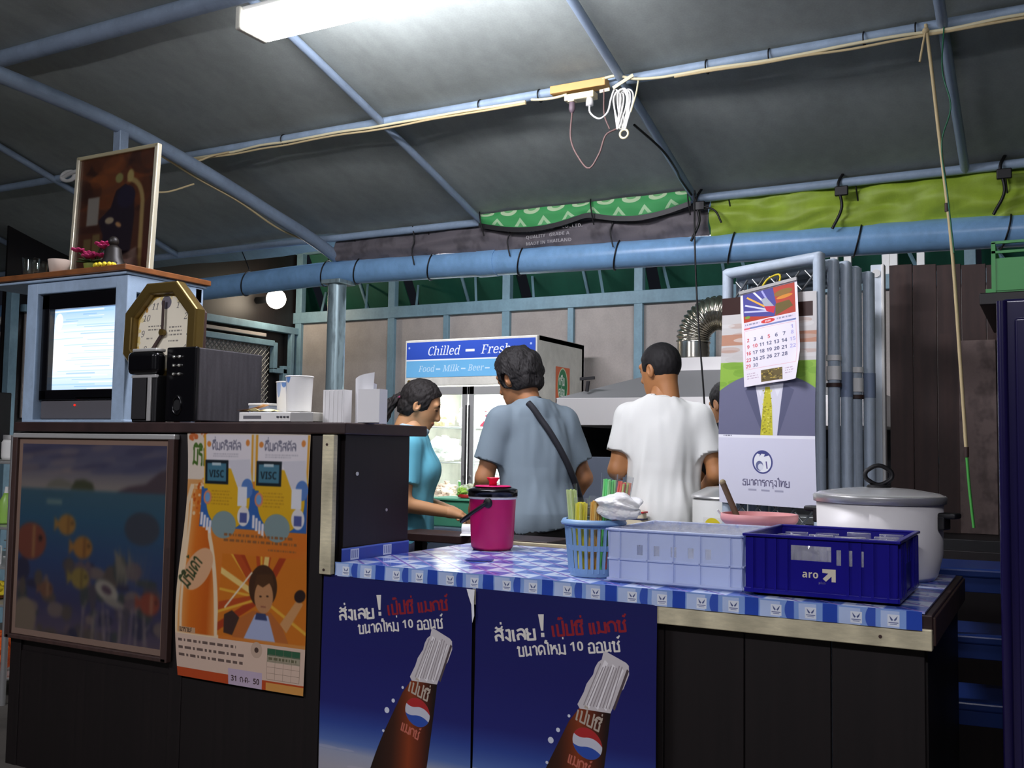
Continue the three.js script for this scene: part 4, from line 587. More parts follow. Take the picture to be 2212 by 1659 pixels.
{
  const milky = mat(0xdde7fd, 0.35, { transmission: 0.4, side: THREE.DoubleSide });
  const t = thing('pale_crate', 'milky pale blue plastic crate of upright glasses beside the basket', 'crate', [-0.885, D, -2.70]); const w = 0.36, d = 0.35, h = 0.14;
  part('bottom', bx(w, 0.003, d, 0, 0.002, 0, 0), milky, t);
  const wall = (L, name, m4) => {
    const s = new THREE.Shape([[-L / 2, 0.004], [L / 2, 0.004], [L / 2 + 0.006, h], [-L / 2 - 0.006, h]].map(([a, b]) => new THREE.Vector2(a, b)));
    for (let k = 0; k < 5; k++) { const c = -L * 0.26 + k * L * 0.13, hole = new THREE.Path([[c - 0.008, 0.075], [c + 0.008, 0.075], [c + 0.008, 0.102], [c - 0.008, 0.102]].map(([a, b]) => new THREE.Vector2(a, b))); s.holes.push(hole); }
    part(name, new THREE.ExtrudeGeometry(s, { depth: 0.0025, bevelEnabled: false }).applyMatrix4(m4), milky, t);
    for (const k of [-0.42, -0.2, 0, 0.2, 0.42]) part('rib', bx(0.004, h - 0.01, 0.006, L * k, h / 2, 0.004, 0).applyMatrix4(m4), milky, t); part('lip', [bx(L + 0.02, 0.006, 0.012, 0, h, 0.004, 0.002), bx(L + 0.004, 0.004, 0.006, 0, 0.062, 0.004, 0), bx(L + 0.008, 0.006, 0.008, 0, 0.008, 0.004, 0)].map((g) => g.applyMatrix4(m4)), milky, t);
  };
  const T = (x, z, r) => new THREE.Matrix4().makeRotationY(r).setPosition(x, 0, z);
  wall(w, 'front_wall', T(0, d / 2, 0)); wall(w, 'back_wall', T(0, -d / 2, Math.PI)); wall(d, 'side_wall', T(w / 2, 0, Math.PI / 2)); wall(d, 'side_wall', T(-w / 2, 0, -Math.PI / 2));
  for (let i = 0; i < 4; i++) for (let j = 0; j < 4; j++) { const q = thing('tumbler', 'clear tumbler standing in the milky pale blue crate', 'glass', [-0.885 - 0.128 + i * 0.085, D + 0.005, -2.70 - 0.125 + j * 0.083], 0, 'tumblers in the pale crate'); part('glass', tumblerUp, crateGlass, q); }
}
{
  const navy = mat(0x160f80, 0.3, { side: THREE.DoubleSide });
  const t = thing('blue_crate', 'deep blue plastic crate full of upturned glasses at the counter end', 'crate', [-0.508, D, -2.685]); const w = 0.352, d = 0.36, h = 0.148;
  part('bottom', bx(w, 0.004, d, 0, 0.012, 0, 0), navy, t);
  const wall = (L, name, m4, front) => {
    const s = new THREE.Shape([[-L / 2, 0.012], [L / 2, 0.012], [L / 2 + 0.004, h], [-L / 2 - 0.004, h]].map(([a, b]) => new THREE.Vector2(a, b))), hole = (a, b, c, e) => s.holes.push(new THREE.Path([[a, c], [b, c], [b, e], [a, e]].map(([p, q]) => new THREE.Vector2(p, q))));
    if (front) { hole(-0.068, 0.028, 0.092, 0.128); hole(0.04, 0.051, 0.085, 0.122); hole(0.066, 0.077, 0.085, 0.122); hole(0.092, 0.103, 0.085, 0.122); } else for (let k = 0; k < 6; k++) hole(-0.1 + k * 0.035, -0.086 + k * 0.035, 0.085, 0.122);
    part(name, new THREE.ExtrudeGeometry(s, { depth: 0.003, bevelEnabled: false }).applyMatrix4(m4), navy, t);
    for (const k of [-0.46, -0.38, -0.3, -0.22, 0.19, 0.27, 0.35, 0.45]) part('rib', bx(0.006, h - 0.02, 0.008, L * k, h / 2 + 0.004, 0.005, 0).applyMatrix4(m4), navy, t); part('lip', [bx(L + 0.022, 0.007, 0.012, 0, h, 0.004, 0.002), bx(L + 0.01, 0.012, 0.010, 0, 0.012, 0.003, 0.002)].map((g) => g.applyMatrix4(m4)), navy, t);
  };
  const T = (x, z, r) => new THREE.Matrix4().makeRotationY(r).setPosition(x, 0, z);
  wall(w, 'front_wall', T(0, d / 2, 0), true); wall(w, 'back_wall', T(0, -d / 2, Math.PI)); wall(d, 'side_wall', T(w / 2, 0, Math.PI / 2)); wall(d, 'side_wall', T(-w / 2, 0, -Math.PI / 2)); part('foot_strip', span(-w / 2 + 0.01, w / 2 - 0.02, 0, 0.012, -d / 2 + 0.02, d / 2 - 0.012), M.black, t);
  const cream = mat(0xd9cfb6, 0.5), S = (pts) => new THREE.ShapeGeometry(new THREE.Shape(pts.map(([a, b]) => new THREE.Vector2(a, b))));
  const logo = canvas(256, 128, (x) => { x.fillStyle = '#000'; x.fillRect(0, 0, 256, 128); x.fillStyle = '#fff'; x.font = 'bold 76px sans-serif'; x.fillText('aro', 2, 84, 140); poly(x, [[150, 12], [246, 12], [246, 104], [216, 104], [216, 64], [176, 104], [152, 84], [192, 44], [150, 40]], '#fff'); x.fillStyle = '#777'; x.font = 'bold 26px sans-serif'; x.fillText('plus', 122, 124); });
  void S; part('printed_mark', sheet(0.084, 0.042, 1, 1).translate(0.0, 0.058, d / 2 + 0.0042), mat(0xd9cfb6, 0.5, { alphaMap: logo, transparent: true }), t, 'cream printed name with an arrow', true); void cream;
  for (let i = 0; i < 4; i++) for (let j = 0; j < 4; j++) { const q = thing('upturned_tumbler', 'clear tumbler upside down in the deep blue crate', 'glass', [-0.508 - 0.123 + i * 0.082, D + 0.0145, -2.685 - 0.127 + j * 0.085], 0, 'upturned tumblers in the blue crate'); part('glass', tumbler.clone().scale(1, rr(1.12, 1.2), 1), crateGlass, q); }
}
{
  const t = thing('rice_cooker', 'large white rice cooker with steel lid and black handles behind the blue crate', 'rice cooker', [-0.457, D, -3.09]);
  part('body', lathe([[0, 0], [0.15, 0], [0.158, 0.012], [0.172, 0.07], [0.175, 0.215], [0, 0.215]], 56), mat(0xe6e3e0, 0.4), t); part('rim', lathe([[0.172, 0.212], [0.183, 0.214], [0.185, 0.232], [0.18, 0.236], [0.17, 0.236]], 56), M.steel, t);
  part('lid', lathe([[0.178, 0.236], [0.165, 0.242], [0.10, 0.252], [0.05, 0.256], [0, 0.257]], 56), mat(0xd2d2d0, 0.2, { metalness: 0.4 }), t); part('lid_base', lathe([[0, 0.255], [0.036, 0.255], [0.03, 0.264], [0, 0.265]], 28), M.black, t);
  const hl = []; for (let k = 0; k <= 16; k++) { const a = k / 16 * 6.2832; hl.push([0.032 * Math.cos(a) * (1 + 0.2 * Math.abs(Math.cos(a))), 0.292 + 0.025 * Math.sin(a) * (1 + 0.12 * Math.abs(Math.cos(a * 2))), 0]); }
  part('lid_handle', tube(hl.slice(0, 16), 0.0065, 10, 3, true).rotateY(0.4), M.black, t); part('handle', [bx(0.05, 0.016, 0.05, -0.20, 0.185, 0, 0.006), bx(0.02, 0.04, 0.05, -0.185, 0.165, 0, 0.005)].map((g) => g.rotateY(-0.25)), M.black, t); part('handle', [bx(0.05, 0.016, 0.05, 0.20, 0.185, 0, 0.006), bx(0.02, 0.04, 0.05, 0.185, 0.165, 0, 0.005)].map((g) => g.rotateY(-0.25)), M.black, t);
}
{
  const t = thing('pink_bowl', 'pale pink plastic bowl holding a ladle behind the crates', 'bowl', [-0.80, D, -3.06]); part('bowl', lathe([[0, 0], [0.06, 0], [0.065, 0.006], [0.098, 0.13], [0.112, 0.142], [0.116, 0.15], [0.116, 0.166], [0.108, 0.166], [0.108, 0.145], [0.093, 0.13], [0.06, 0.01], [0, 0.008]], 40), mat(0xf0a9a8, 0.4, { transmission: 0.15 }), t);
  const l = thing('ladle', 'brown-handled ladle leaning in the pink bowl', 'ladle', [-0.80, D + 0.03, -3.06]); part('handle', rod([-0.02, 0.03, 0.02], [-0.105, 0.228, 0.03], 0.0095), mat(0x6a543f, 0.6), l); part('handle_end', new THREE.SphereGeometry(0.0105, 12, 8).translate(-0.105, 0.228, 0.03), mat(0x9a8a6a, 0.6), l); part('scoop', new THREE.SphereGeometry(0.03, 16, 8, 0, 6.3, 1.57, 1.57).translate(-0.01, 0.012, 0.02), M.steel, l); const sp = thing('white_chopstick', 'thin white stick leaning over the rim of the pink bowl', 'stick', [-0.80, D + 0.03, -3.06]); part('stick', rod([-0.115, 0.145, 0.05], [-0.03, 0.02, 0.0], 0.003), M.white, sp);
}
// ---------- kitchen: fridge ----------
const FX = -3.72, FZ = -6.58;   // middle of the fridge floor
{
  const t = thing('display_fridge', 'two-door glass display fridge with a blue and white lettered header', 'fridge', [FX, 0, FZ]);
  const C = M.offWhite, w = 0.555, zf = 0.38, zb = -0.38;
  part('side_wall', span(-w, -w + 0.04, 0.08, 1.99, zb, zf), C, t); part('side_wall', span(w - 0.04, w, 0.08, 1.99, zb, zf), C, t); part('back_wall', span(-w, w, 0.08, 1.99, zb, zb + 0.04, 0), M.white, t); part('roof_panel', span(-w, w, 1.95, 1.99, zb, zf), C, t); part('floor_panel', span(-w, w, 0.08, 0.22, zb, zf), C, t); for (const [x, z] of [[-0.5, -0.33], [0.5, -0.33], [-0.5, 0.33], [0.5, 0.33]]) part('foot', cyl(0.03, 0.03, 0.081, x, 0, z), M.blackRubber, t);
  const head = canvas(1024, 256, (x) => {
    x.fillStyle = '#3553b4'; x.fillRect(0, 0, 1024, 256); x.fillStyle = '#6fb2dc'; x.fillRect(0, 136, 1024, 120); x.fillStyle = '#e8ecf2'; x.fillRect(0, 126, 1024, 10);
    x.fillStyle = '#e9ecf4'; x.font = 'italic 88px serif'; x.fillText('Chilled', 172, 98, 266); x.fillRect(486, 62, 72, 18); x.fillText('Fresh', 604, 98, 232); x.fillStyle = '#c3dcec'; x.font = 'italic 62px serif'; x.fillText('Food', 100, 216, 134); x.fillRect(248, 194, 36, 10); x.fillText('Milk', 300, 216, 138); x.fillRect(452, 194, 36, 10); x.fillText('Beer', 504, 216, 124); x.fillRect(642, 194, 36, 10); for (const [a, b] of [[22, 40], [990, 40]]) blob(x, a, b, 8, 8, '#aebfe6'); });
  part('header', span(-w, w, 1.645, 1.985, zf, zf + 0.03), C, t); part('header_sign', sheet(1.085, 0.262, 1, 1).translate(0, 1.838, zf + 0.0315), printed(head, 0.3), t, 'blue sign lettered Chilled Fresh', true); part('header_lock', rod([-0.51, 1.672, zf + 0.03], [-0.51, 1.672, zf + 0.04], 0.016), mat(0xb8962f, 0.3, { metalness: 0.8 }), t);
  part('kick_panel', span(-w, w, 0.08, 0.24, zf, zf + 0.02), C, t);
  for (const s of [-1, 1]) {
    const d = new THREE.Group(); d.name = 'door'; t.add(d); const a = s < 0 ? -w + 0.01 : 0.006, b = s < 0 ? -0.006 : w - 0.01;
    part('door_frame', [span(a, a + 0.045, 0.25, 1.635, zf + 0.002, zf + 0.03, 0.003), span(b - 0.045, b, 0.25, 1.635, zf + 0.002, zf + 0.03, 0.003), span(a, b, 1.575, 1.635, zf + 0.002, zf + 0.03, 0.003), span(a, b, 0.25, 0.30, zf + 0.002, zf + 0.03, 0.003)], M.aluminium, d);
    part('pane', span(a + 0.045, b - 0.045, 0.3, 1.575, zf + 0.012, zf + 0.016, 0), M.glass, d); part('lock', rod([s < 0 ? b - 0.02 : a + 0.02, 0.985, zf + 0.03], [s < 0 ? b - 0.02 : a + 0.02, 0.985, zf + 0.036], 0.009), M.chrome, d); part('pull', span(s < 0 ? b - 0.012 : a, s < 0 ? b : a + 0.012, 0.4, 1.5, zf + 0.03, zf + 0.038, 0.003), M.blackRubber, d);
  }
  for (const y of [0.52, 0.80, 1.08, 1.34]) { part('shelf', [...Array.from({ length: 25 }, (_, k) => rod([-w + 0.05 + k * 0.042, y, zb + 0.05], [-w + 0.05 + k * 0.042, y, zf - 0.06], 0.0025, 5)), rod([-w + 0.04, y, zf - 0.06], [w - 0.04, y, zf - 0.06], 0.005, 8), rod([-w + 0.04, y, zb + 0.05], [w - 0.04, y, zb + 0.05], 0.005, 8)], M.steel, t); }
  const lampM = glow(9, 0xf4fbff);
  part('inner_tube', rod([-w + 0.08, 1.60, zf - 0.05], [w - 0.08, 1.60, zf - 0.05], 0.014), lampM, t, 'lit tube under the header'); part('inner_tube', rod([0, 0.3, zf - 0.03], [0, 1.52, zf - 0.03], 0.013), lampM, t, 'lit upright tube between the doors');
  const l = new THREE.RectAreaLight(0xf0f8ff, LIGHT.fridge, 0.98, 0.12); l.position.set(0, 1.58, zf - 0.06); l.rotation.x = -Math.PI / 2 + 0.5; t.add(l);
  for (const s of [-1, 1]) { const m = new THREE.RectAreaLight(0xf0f8ff, LIGHT.fridge, 0.06, 1.2); m.position.set(s * 0.02, 0.9, zf - 0.05); m.rotation.y = s * -0.6; t.add(m); }
  const st = canvas(256, 256, (x) => { x.fillStyle = '#d9683a'; x.fillRect(0, 0, 256, 256); blob(x, 128, 128, 92, 122, '#cfe0b8'); blob(x, 128, 128, 82, 114, '#21804c'); thai(x, 'กรีน', 62, 126, 52, { color: '#eef2e6', weight: 0.2, wide: 0.8 }); thai(x, 'สปอต', 58, 200, 46, { color: '#eef2e6', weight: 0.2, wide: 0.66 }); });
  part('sticker', sheet(0.235, 0.27, 1, 1).rotateY(Math.PI / 2).translate(w + 0.0015, 1.655, -0.005), printed(st, 0.4), t, 'orange sticker with a green oval', true);
}
function lump(r, sx, sy, sz, k, amp = 0.25) { const g = new THREE.IcosahedronGeometry(1, 6), p = g.attributes.position; for (let i = 0; i < p.count; i++) { const x = p.getX(i), y = p.getY(i), z = p.getZ(i), n = 1 + amp * n3(x * 1.7 + k, y * 1.7, z * 1.7) + amp * 0.4 * n3(x * 5, y * 5 + k, z * 5); p.setXYZ(i, x * n * sx * r, Math.max(-0.92 * sy * r, y * n * sy * r), z * n * sz * r); } g.computeVertexNormals(); return g.translate(0, 0.92 * sy * r, 0); }
{ // what is in the fridge: [kind, label, x, shelf y, z, colour, sizes]
  const bagM = (c) => mat(c, 0.4, { transmission: 0.2 });
  const bag = (label, x, y, z, c, r, sx, sy, sz) => { const t = thing('food_bag', label, 'bag', [FX + x, y + 0.006, FZ + z]); part('bag', lump(r, sx, sy, sz, x * 7), bagM(c), t); part('knot', lathe([[0.004, 0], [0.012, 0.012], [0.024, 0.03], [0.018, 0.034], [0, 0.02]], 9).translate(0, 1.75 * sy * r, 0), bagM(c), t); };
  bag('cream bag of food on the top fridge shelf behind the woman', -0.36, 1.345, 0.17, 0xd8c9a4, 0.09, 1, 0.9, 0.8); bag('white bag on the top fridge shelf right of the cream bag', -0.12, 1.345, 0.15, 0xf2f0ea, 0.1, 1.1, 0.8, 0.8); bag('white bag on the second fridge shelf, left door', -0.33, 1.085, 0.2, 0xf4f3ee, 0.12, 1.2, 0.75, 0.7); bag('grey bag on the second fridge shelf near the door divider', -0.1, 1.085, 0.16, 0xc9ccc8, 0.08, 1.1, 1.1, 0.9); bag('pale pink bag low in the fridge, left door', -0.3, 0.805, 0.2, 0xe8cdbc, 0.08, 1.2, 0.7, 0.8);
  bag('tall white bag on the top fridge shelf, right door', 0.14, 1.345, 0.2, 0xf6f6f4, 0.09, 0.9, 1.1, 0.8); bag('large white bag on the second fridge shelf, right door', 0.17, 1.085, 0.2, 0xf7f7f5, 0.12, 0.9, 1.0, 0.7); bag('large white bag on the third fridge shelf, right door', 0.18, 0.805, 0.2, 0xf6f6f4, 0.13, 0.9, 0.95, 0.7); bag('pale bag behind the blue-shirted man on the top fridge shelf', 0.36, 1.345, 0.15, 0xe6ded4, 0.09, 1, 0.9, 0.8);
  const tub = (label, x, y, z, c, r, h) => { const t = thing('plastic_tub', label, 'tub', [FX + x, y + 0.006, FZ + z]); part('tub', lathe([[0, 0], [r * 0.85, 0], [r, h], [r * 0.96, h], [0, h * 0.9]], 24), mat(c, 0.4), t); part('lid', lathe([[0, h * 1.08], [r * 1.02, h * 1.06], [r * 1.04, h], [0, h]], 24), M.whitePlastic, t); };
  tub('bright green plastic tub on the second fridge shelf', -0.1, 0.805, 0.24, 0x6fd66a, 0.065, 0.13); tub('red tub on the top fridge shelf', -0.2, 1.345, -0.1, 0xc8405a, 0.09, 0.12); tub('pink tub on the third fridge shelf left', -0.22, 0.525, 0.2, 0xd98a8a, 0.07, 0.1);
  const pack = (label, x, y, z, c, c2) => { const t = thing('drink_carton', label, 'carton', [FX + x, y + 0.006, FZ + z]); part('carton', bx(0.15, 0.19, 0.09, 0, 0.095, 0, 0.004), mat(c, 0.45), t); part('print_band', bx(0.152, 0.05, 0.092, 0, 0.155, 0, 0.003), mat(c2, 0.45), t); };
  pack('red and white carton low in the fridge near the door divider', -0.13, 0.525, 0.2, 0xf0efe8, 0xd23a30); pack('white and blue carton low in the fridge, right door', 0.2, 0.525, 0.18, 0xeef0f2, 0x5a7ac0);
  const b = thing('sauce_bottle', 'slim blue and red bottle beside the carton in the fridge', 'bottle', [FX - 0.055, 0.531, FZ + 0.25]); part('bottle', lathe([[0, 0], [0.02, 0], [0.02, 0.12], [0.009, 0.16], [0.009, 0.18], [0, 0.18]], 18), mat(0x2f3f9c, 0.3), b); part('cap', cyl(0.011, 0.011, 0.022, 0, 0.178, 0), M.black, b); part('label_band', lathe([[0.0205, 0.05], [0.0205, 0.1]], 18), M.red, b);
}
// ---------- kitchen: hood, duct and stove ----------
{
  const inox = mat(0xdcd9d6, 0.32, { metalness: 0.3 });
  const t = thing('cooker_hood', 'wide stainless cooker hood with a sloping grey top', 'hood', [0, 0, 0]); const x0 = -2.935, x1 = -0.85, zf = -6.0, zb = -6.98, y0 = 1.352, y1 = 1.532;
  part('front_band', span(x0, x1, y0, y1, zf - 0.012, zf, 0.003), inox, t); part('side_band', span(x0, x0 + 0.012, y0, y1, zb, zf, 0.003), inox, t); part('side_band', span(x1 - 0.012, x1, y0, y1, zb, zf, 0.003), inox, t); part('back_band', span(x0, x1, y0, y1, zb, zb + 0.012, 0), inox, t);
  const q = (a, b, c, d) => { const g = new THREE.BufferGeometry(), P = [a, b, c, a, c, d].flat(); g.setAttribute('position', new THREE.Float32BufferAttribute(P, 3)); g.computeVertexNormals(); return metric(g); };
  const B = [[x0, y1, zf], [x1, y1, zf], [x1, y1, zb], [x0, y1, zb]], A = [[-2.24, 1.715, -6.22], [-1.55, 1.715, -6.22], [-1.55, 1.715, -6.75], [-2.24, 1.715, -6.75]];
  part('sloping_top', [q(B[0], B[1], A[1], A[0]), q(B[1], B[2], A[2], A[1]), q(B[3], B[0], A[0], A[3]), q(B[2], B[3], A[3], A[2])], mat(0x747474, 0.45, { metalness: 0.3, side: THREE.DoubleSide }), t);
  part('duct_box', span(-2.24, -1.55, 1.705, 1.80, -6.75, -6.22, 0.004), inox, t);
  const d = thing('foil_duct', 'bent silver foil duct rising from the hood', 'duct', [-2.12, 1.80, -6.42]); const foil = mat(0xb9b4a6, 0.22, { metalness: 0.95 });
  part('straight_section', lathe(Array.from({ length: 9 }, (_, i) => [0.106 + 0.003 * (i % 2), i * 0.016]), 40), foil, d);
  const pts = []; for (let k = 0; k <= 20; k++) { const a = k / 20 * Math.PI * 0.86; pts.push([0.17 - 0.17 * Math.cos(a), 0.12 + 0.19 * Math.sin(a), 0]); }
  const curve = new THREE.CatmullRomCurve3(pts.map((p) => V(...p))), g = new THREE.TubeGeometry(curve, 80, 0.108, 28), p = g.attributes.position, n = g.attributes.normal; for (let i = 0; i < p.count; i++) { const ring = Math.floor(i / 29), o = (ring % 4 < 2 ? 0.006 : -0.004) + 0.004 * n3(p.getX(i) * 30, p.getY(i) * 30, p.getZ(i) * 30); p.setXYZ(i, p.getX(i) + n.getX(i) * o, p.getY(i) + n.getY(i) * o, p.getZ(i) + n.getZ(i) * o); } g.computeVertexNormals(); part('elbow', g, foil, d);
  const b = thing('stove_splashback', 'dark grey metal backing under the cooker hood', 'splashback', [0, 0, 0]); part('sheet_metal', span(-3.0, -0.85, 0.82, 1.352, -6.99, -6.965, 0), mat(0x2c2e34, 0.5, { metalness: 0.3 }), b); part('side_sheet', span(-2.95, -2.93, 0.82, 1.352, -6.96, -6.1, 0), mat(0x2c2e34, 0.5, { metalness: 0.3 }), b);
  const s = thing('stove_bench', 'dark steel stove bench under the hood', 'bench', [0, 0, 0]); part('bench_top', span(-2.93, -0.85, 0.77, 0.815, -6.95, -6.05), M.galvanised, s); part('front_panel', span(-2.93, -0.85, 0.1, 0.77, -6.1, -6.08), mat(0x3a3c40, 0.5, { metalness: 0.3 }), s); for (const x of [-2.9, -0.9]) part('leg', span(x - 0.02, x + 0.02, 0, 0.1, -6.12, -6.08), M.steel, s); for (const x of [-2.4, -1.7, -1.1]) part('burner', new THREE.TorusGeometry(0.1, 0.014, 10, 28).rotateX(Math.PI / 2).translate(x, 0.829, -6.4), M.black, s);
  const m = thing('grey_mop_board', 'tall bluish grey panel leaning under the hood behind the white-shirted man', 'panel', [-2.55, 0.826, -6.0]); part('panel', span(-0.2, 0.2, 0, 0.32, -0.02, 0, 0.003), mat(0x5a6270, 0.6), m);
}
{ // white cooler box with a yellow sticker, pans, and the low shelf behind the crates
  const t = thing('white_urn', 'white steel urn with a round yellow sticker behind the pale crate', 'urn', [-1.21, 0.70, -4.17]);
  part('body', lathe([[0, 0], [0.155, 0], [0.16, 0.01], [0.16, 0.29], [0.15, 0.30], [0, 0.30]], 48), mat(0xebece6, 0.4), t); part('lid', lathe([[0.165, 0.30], [0.165, 0.312], [0.10, 0.345], [0.03, 0.352], [0, 0.352]], 48), M.steel, t);
  const y = canvas(128, 128, (x) => { x.fillStyle = '#e2e2dc'; x.fillRect(0, 0, 128, 128); blob(x, 64, 64, 60, 62, '#d8c62e'); blob(x, 18, 78, 16, 14, '#b84a2a'); blob(x, 112, 62, 14, 20, '#7a4a6a'); blob(x, 56, 104, 20, 30, '#e8e4d0'); }); part('sticker', sheet(0.09, 0.10, 8, 1, (u) => [0, 0, -0.32 * ((u - 0.5) * 0.09) ** 2 * 10]).translate(0, 0.175, 0.1615).rotateY(-0.2), printed(y, 0.4), t, 'round yellow sticker', true); part('handle', [tube([[0.11, 0.26, 0.118], [0.11, 0.235, 0.135], [0.11, 0.21, 0.128]], 0.006, 8, 6)], M.steel, t);
  const s = thing('kitchen_table', 'low dark prep table carrying the white urn', 'table', [-1.2, 0, -4.17]); part('table_top', span(-0.165, 0.2, 0.66, 0.699, -0.17, 0.17), M.galvanised, s); for (const [x, z] of [[-0.14, -0.14], [0.17, -0.14], [-0.14, 0.14], [0.17, 0.14]]) part('leg', span(x - 0.02, x + 0.02, 0, 0.66, z - 0.02, z + 0.02), M.steel, s);
  const c = thing('green_tray', 'teal green plastic box between the woman and the ice bucket', 'box', [-2.62, 0.80, -4.35]); part('box', [span(-0.16, 0.16, 0, 0.13, -0.1, 0.1, 0.01)], mat(0x4f9a78, 0.5), c); part('rim', span(-0.17, 0.17, 0.13, 0.142, -0.11, 0.11, 0.004), mat(0x5aa884, 0.5), c);
  const k = thing('prep_stand', 'grey-blue prep stand behind the ice bucket', 'stand', [-2.62, 0, -4.35]); part('stand_top', span(-0.3, 0.3, 0.77, 0.799, -0.16, 0.16), M.steelBlue, k); part('front_panel', span(-0.28, 0.28, 0.1, 0.77, 0.13, 0.15), mat(0x5f6c80, 0.6), k); for (const [x, z] of [[-0.28, -0.13], [0.28, -0.13], [-0.28, 0.12], [0.28, 0.12]]) part('leg', span(x - 0.015, x + 0.015, 0, 0.77, z - 0.015, z + 0.015), M.steel, k);
  const g = thing('vegetable_bag', 'clear bag of greens with a red band lying on the teal box', 'bag', [-2.58, 0.943, -4.32]); part('bag', lump(0.06, 1.2, 0.6, 0.8, 3), mat(0xdfe6c8, 0.4, { transmission: 0.25 }), g); part('greens', lump(0.035, 1, 0.7, 0.9, 9).translate(-0.02, 0.01, 0.03), M.lime, g); part('red_band', lathe([[0.062, 0.004], [0.066, 0.012], [0.062, 0.02]], 20), M.red, g);
}
// ---------- folded gates, posters on them, partition ----------
function gateLeaf(label, cx, cz, turn, h, mesh, w = 0.49) {
  const t = thing('gate_leaf', label, 'gate', [cx, 0, cz], turn, 'folded mesh gate leaves'), r = 0.0215, P = M.gate;
  for (const s of [-1, 1]) part('stile', rod([s * (w / 2 - r), 0.02, 0], [s * (w / 2 - r), h - 0.01, 0], r, 16), P, t);
  part('top_tube', rod([-w / 2 + r, h - r, 0], [w / 2 - r, h - r, 0], r, 16), P, t); part('corner', [new THREE.SphereGeometry(r, 14, 10).translate(-w / 2 + r, h - r, 0), new THREE.SphereGeometry(r, 14, 10).translate(w / 2 - r, h - r, 0)], P, t); part('bottom_tube', rod([-w / 2 + r, 0.08, 0], [w / 2 - r, 0.08, 0], r, 16), P, t); part('middle_tube', rod([-w / 2 + r, 0.9, 0], [w / 2 - r, 0.9, 0], r * 0.8, 12), P, t);
  if (mesh) part('wire_mesh', join(lattice(w - 4 * r, h - 0.16, 0.085, 0.004, 1)).translate(-w / 2 + 2 * r, 0.1, 0), M.galvanised, t);
  return t;
}
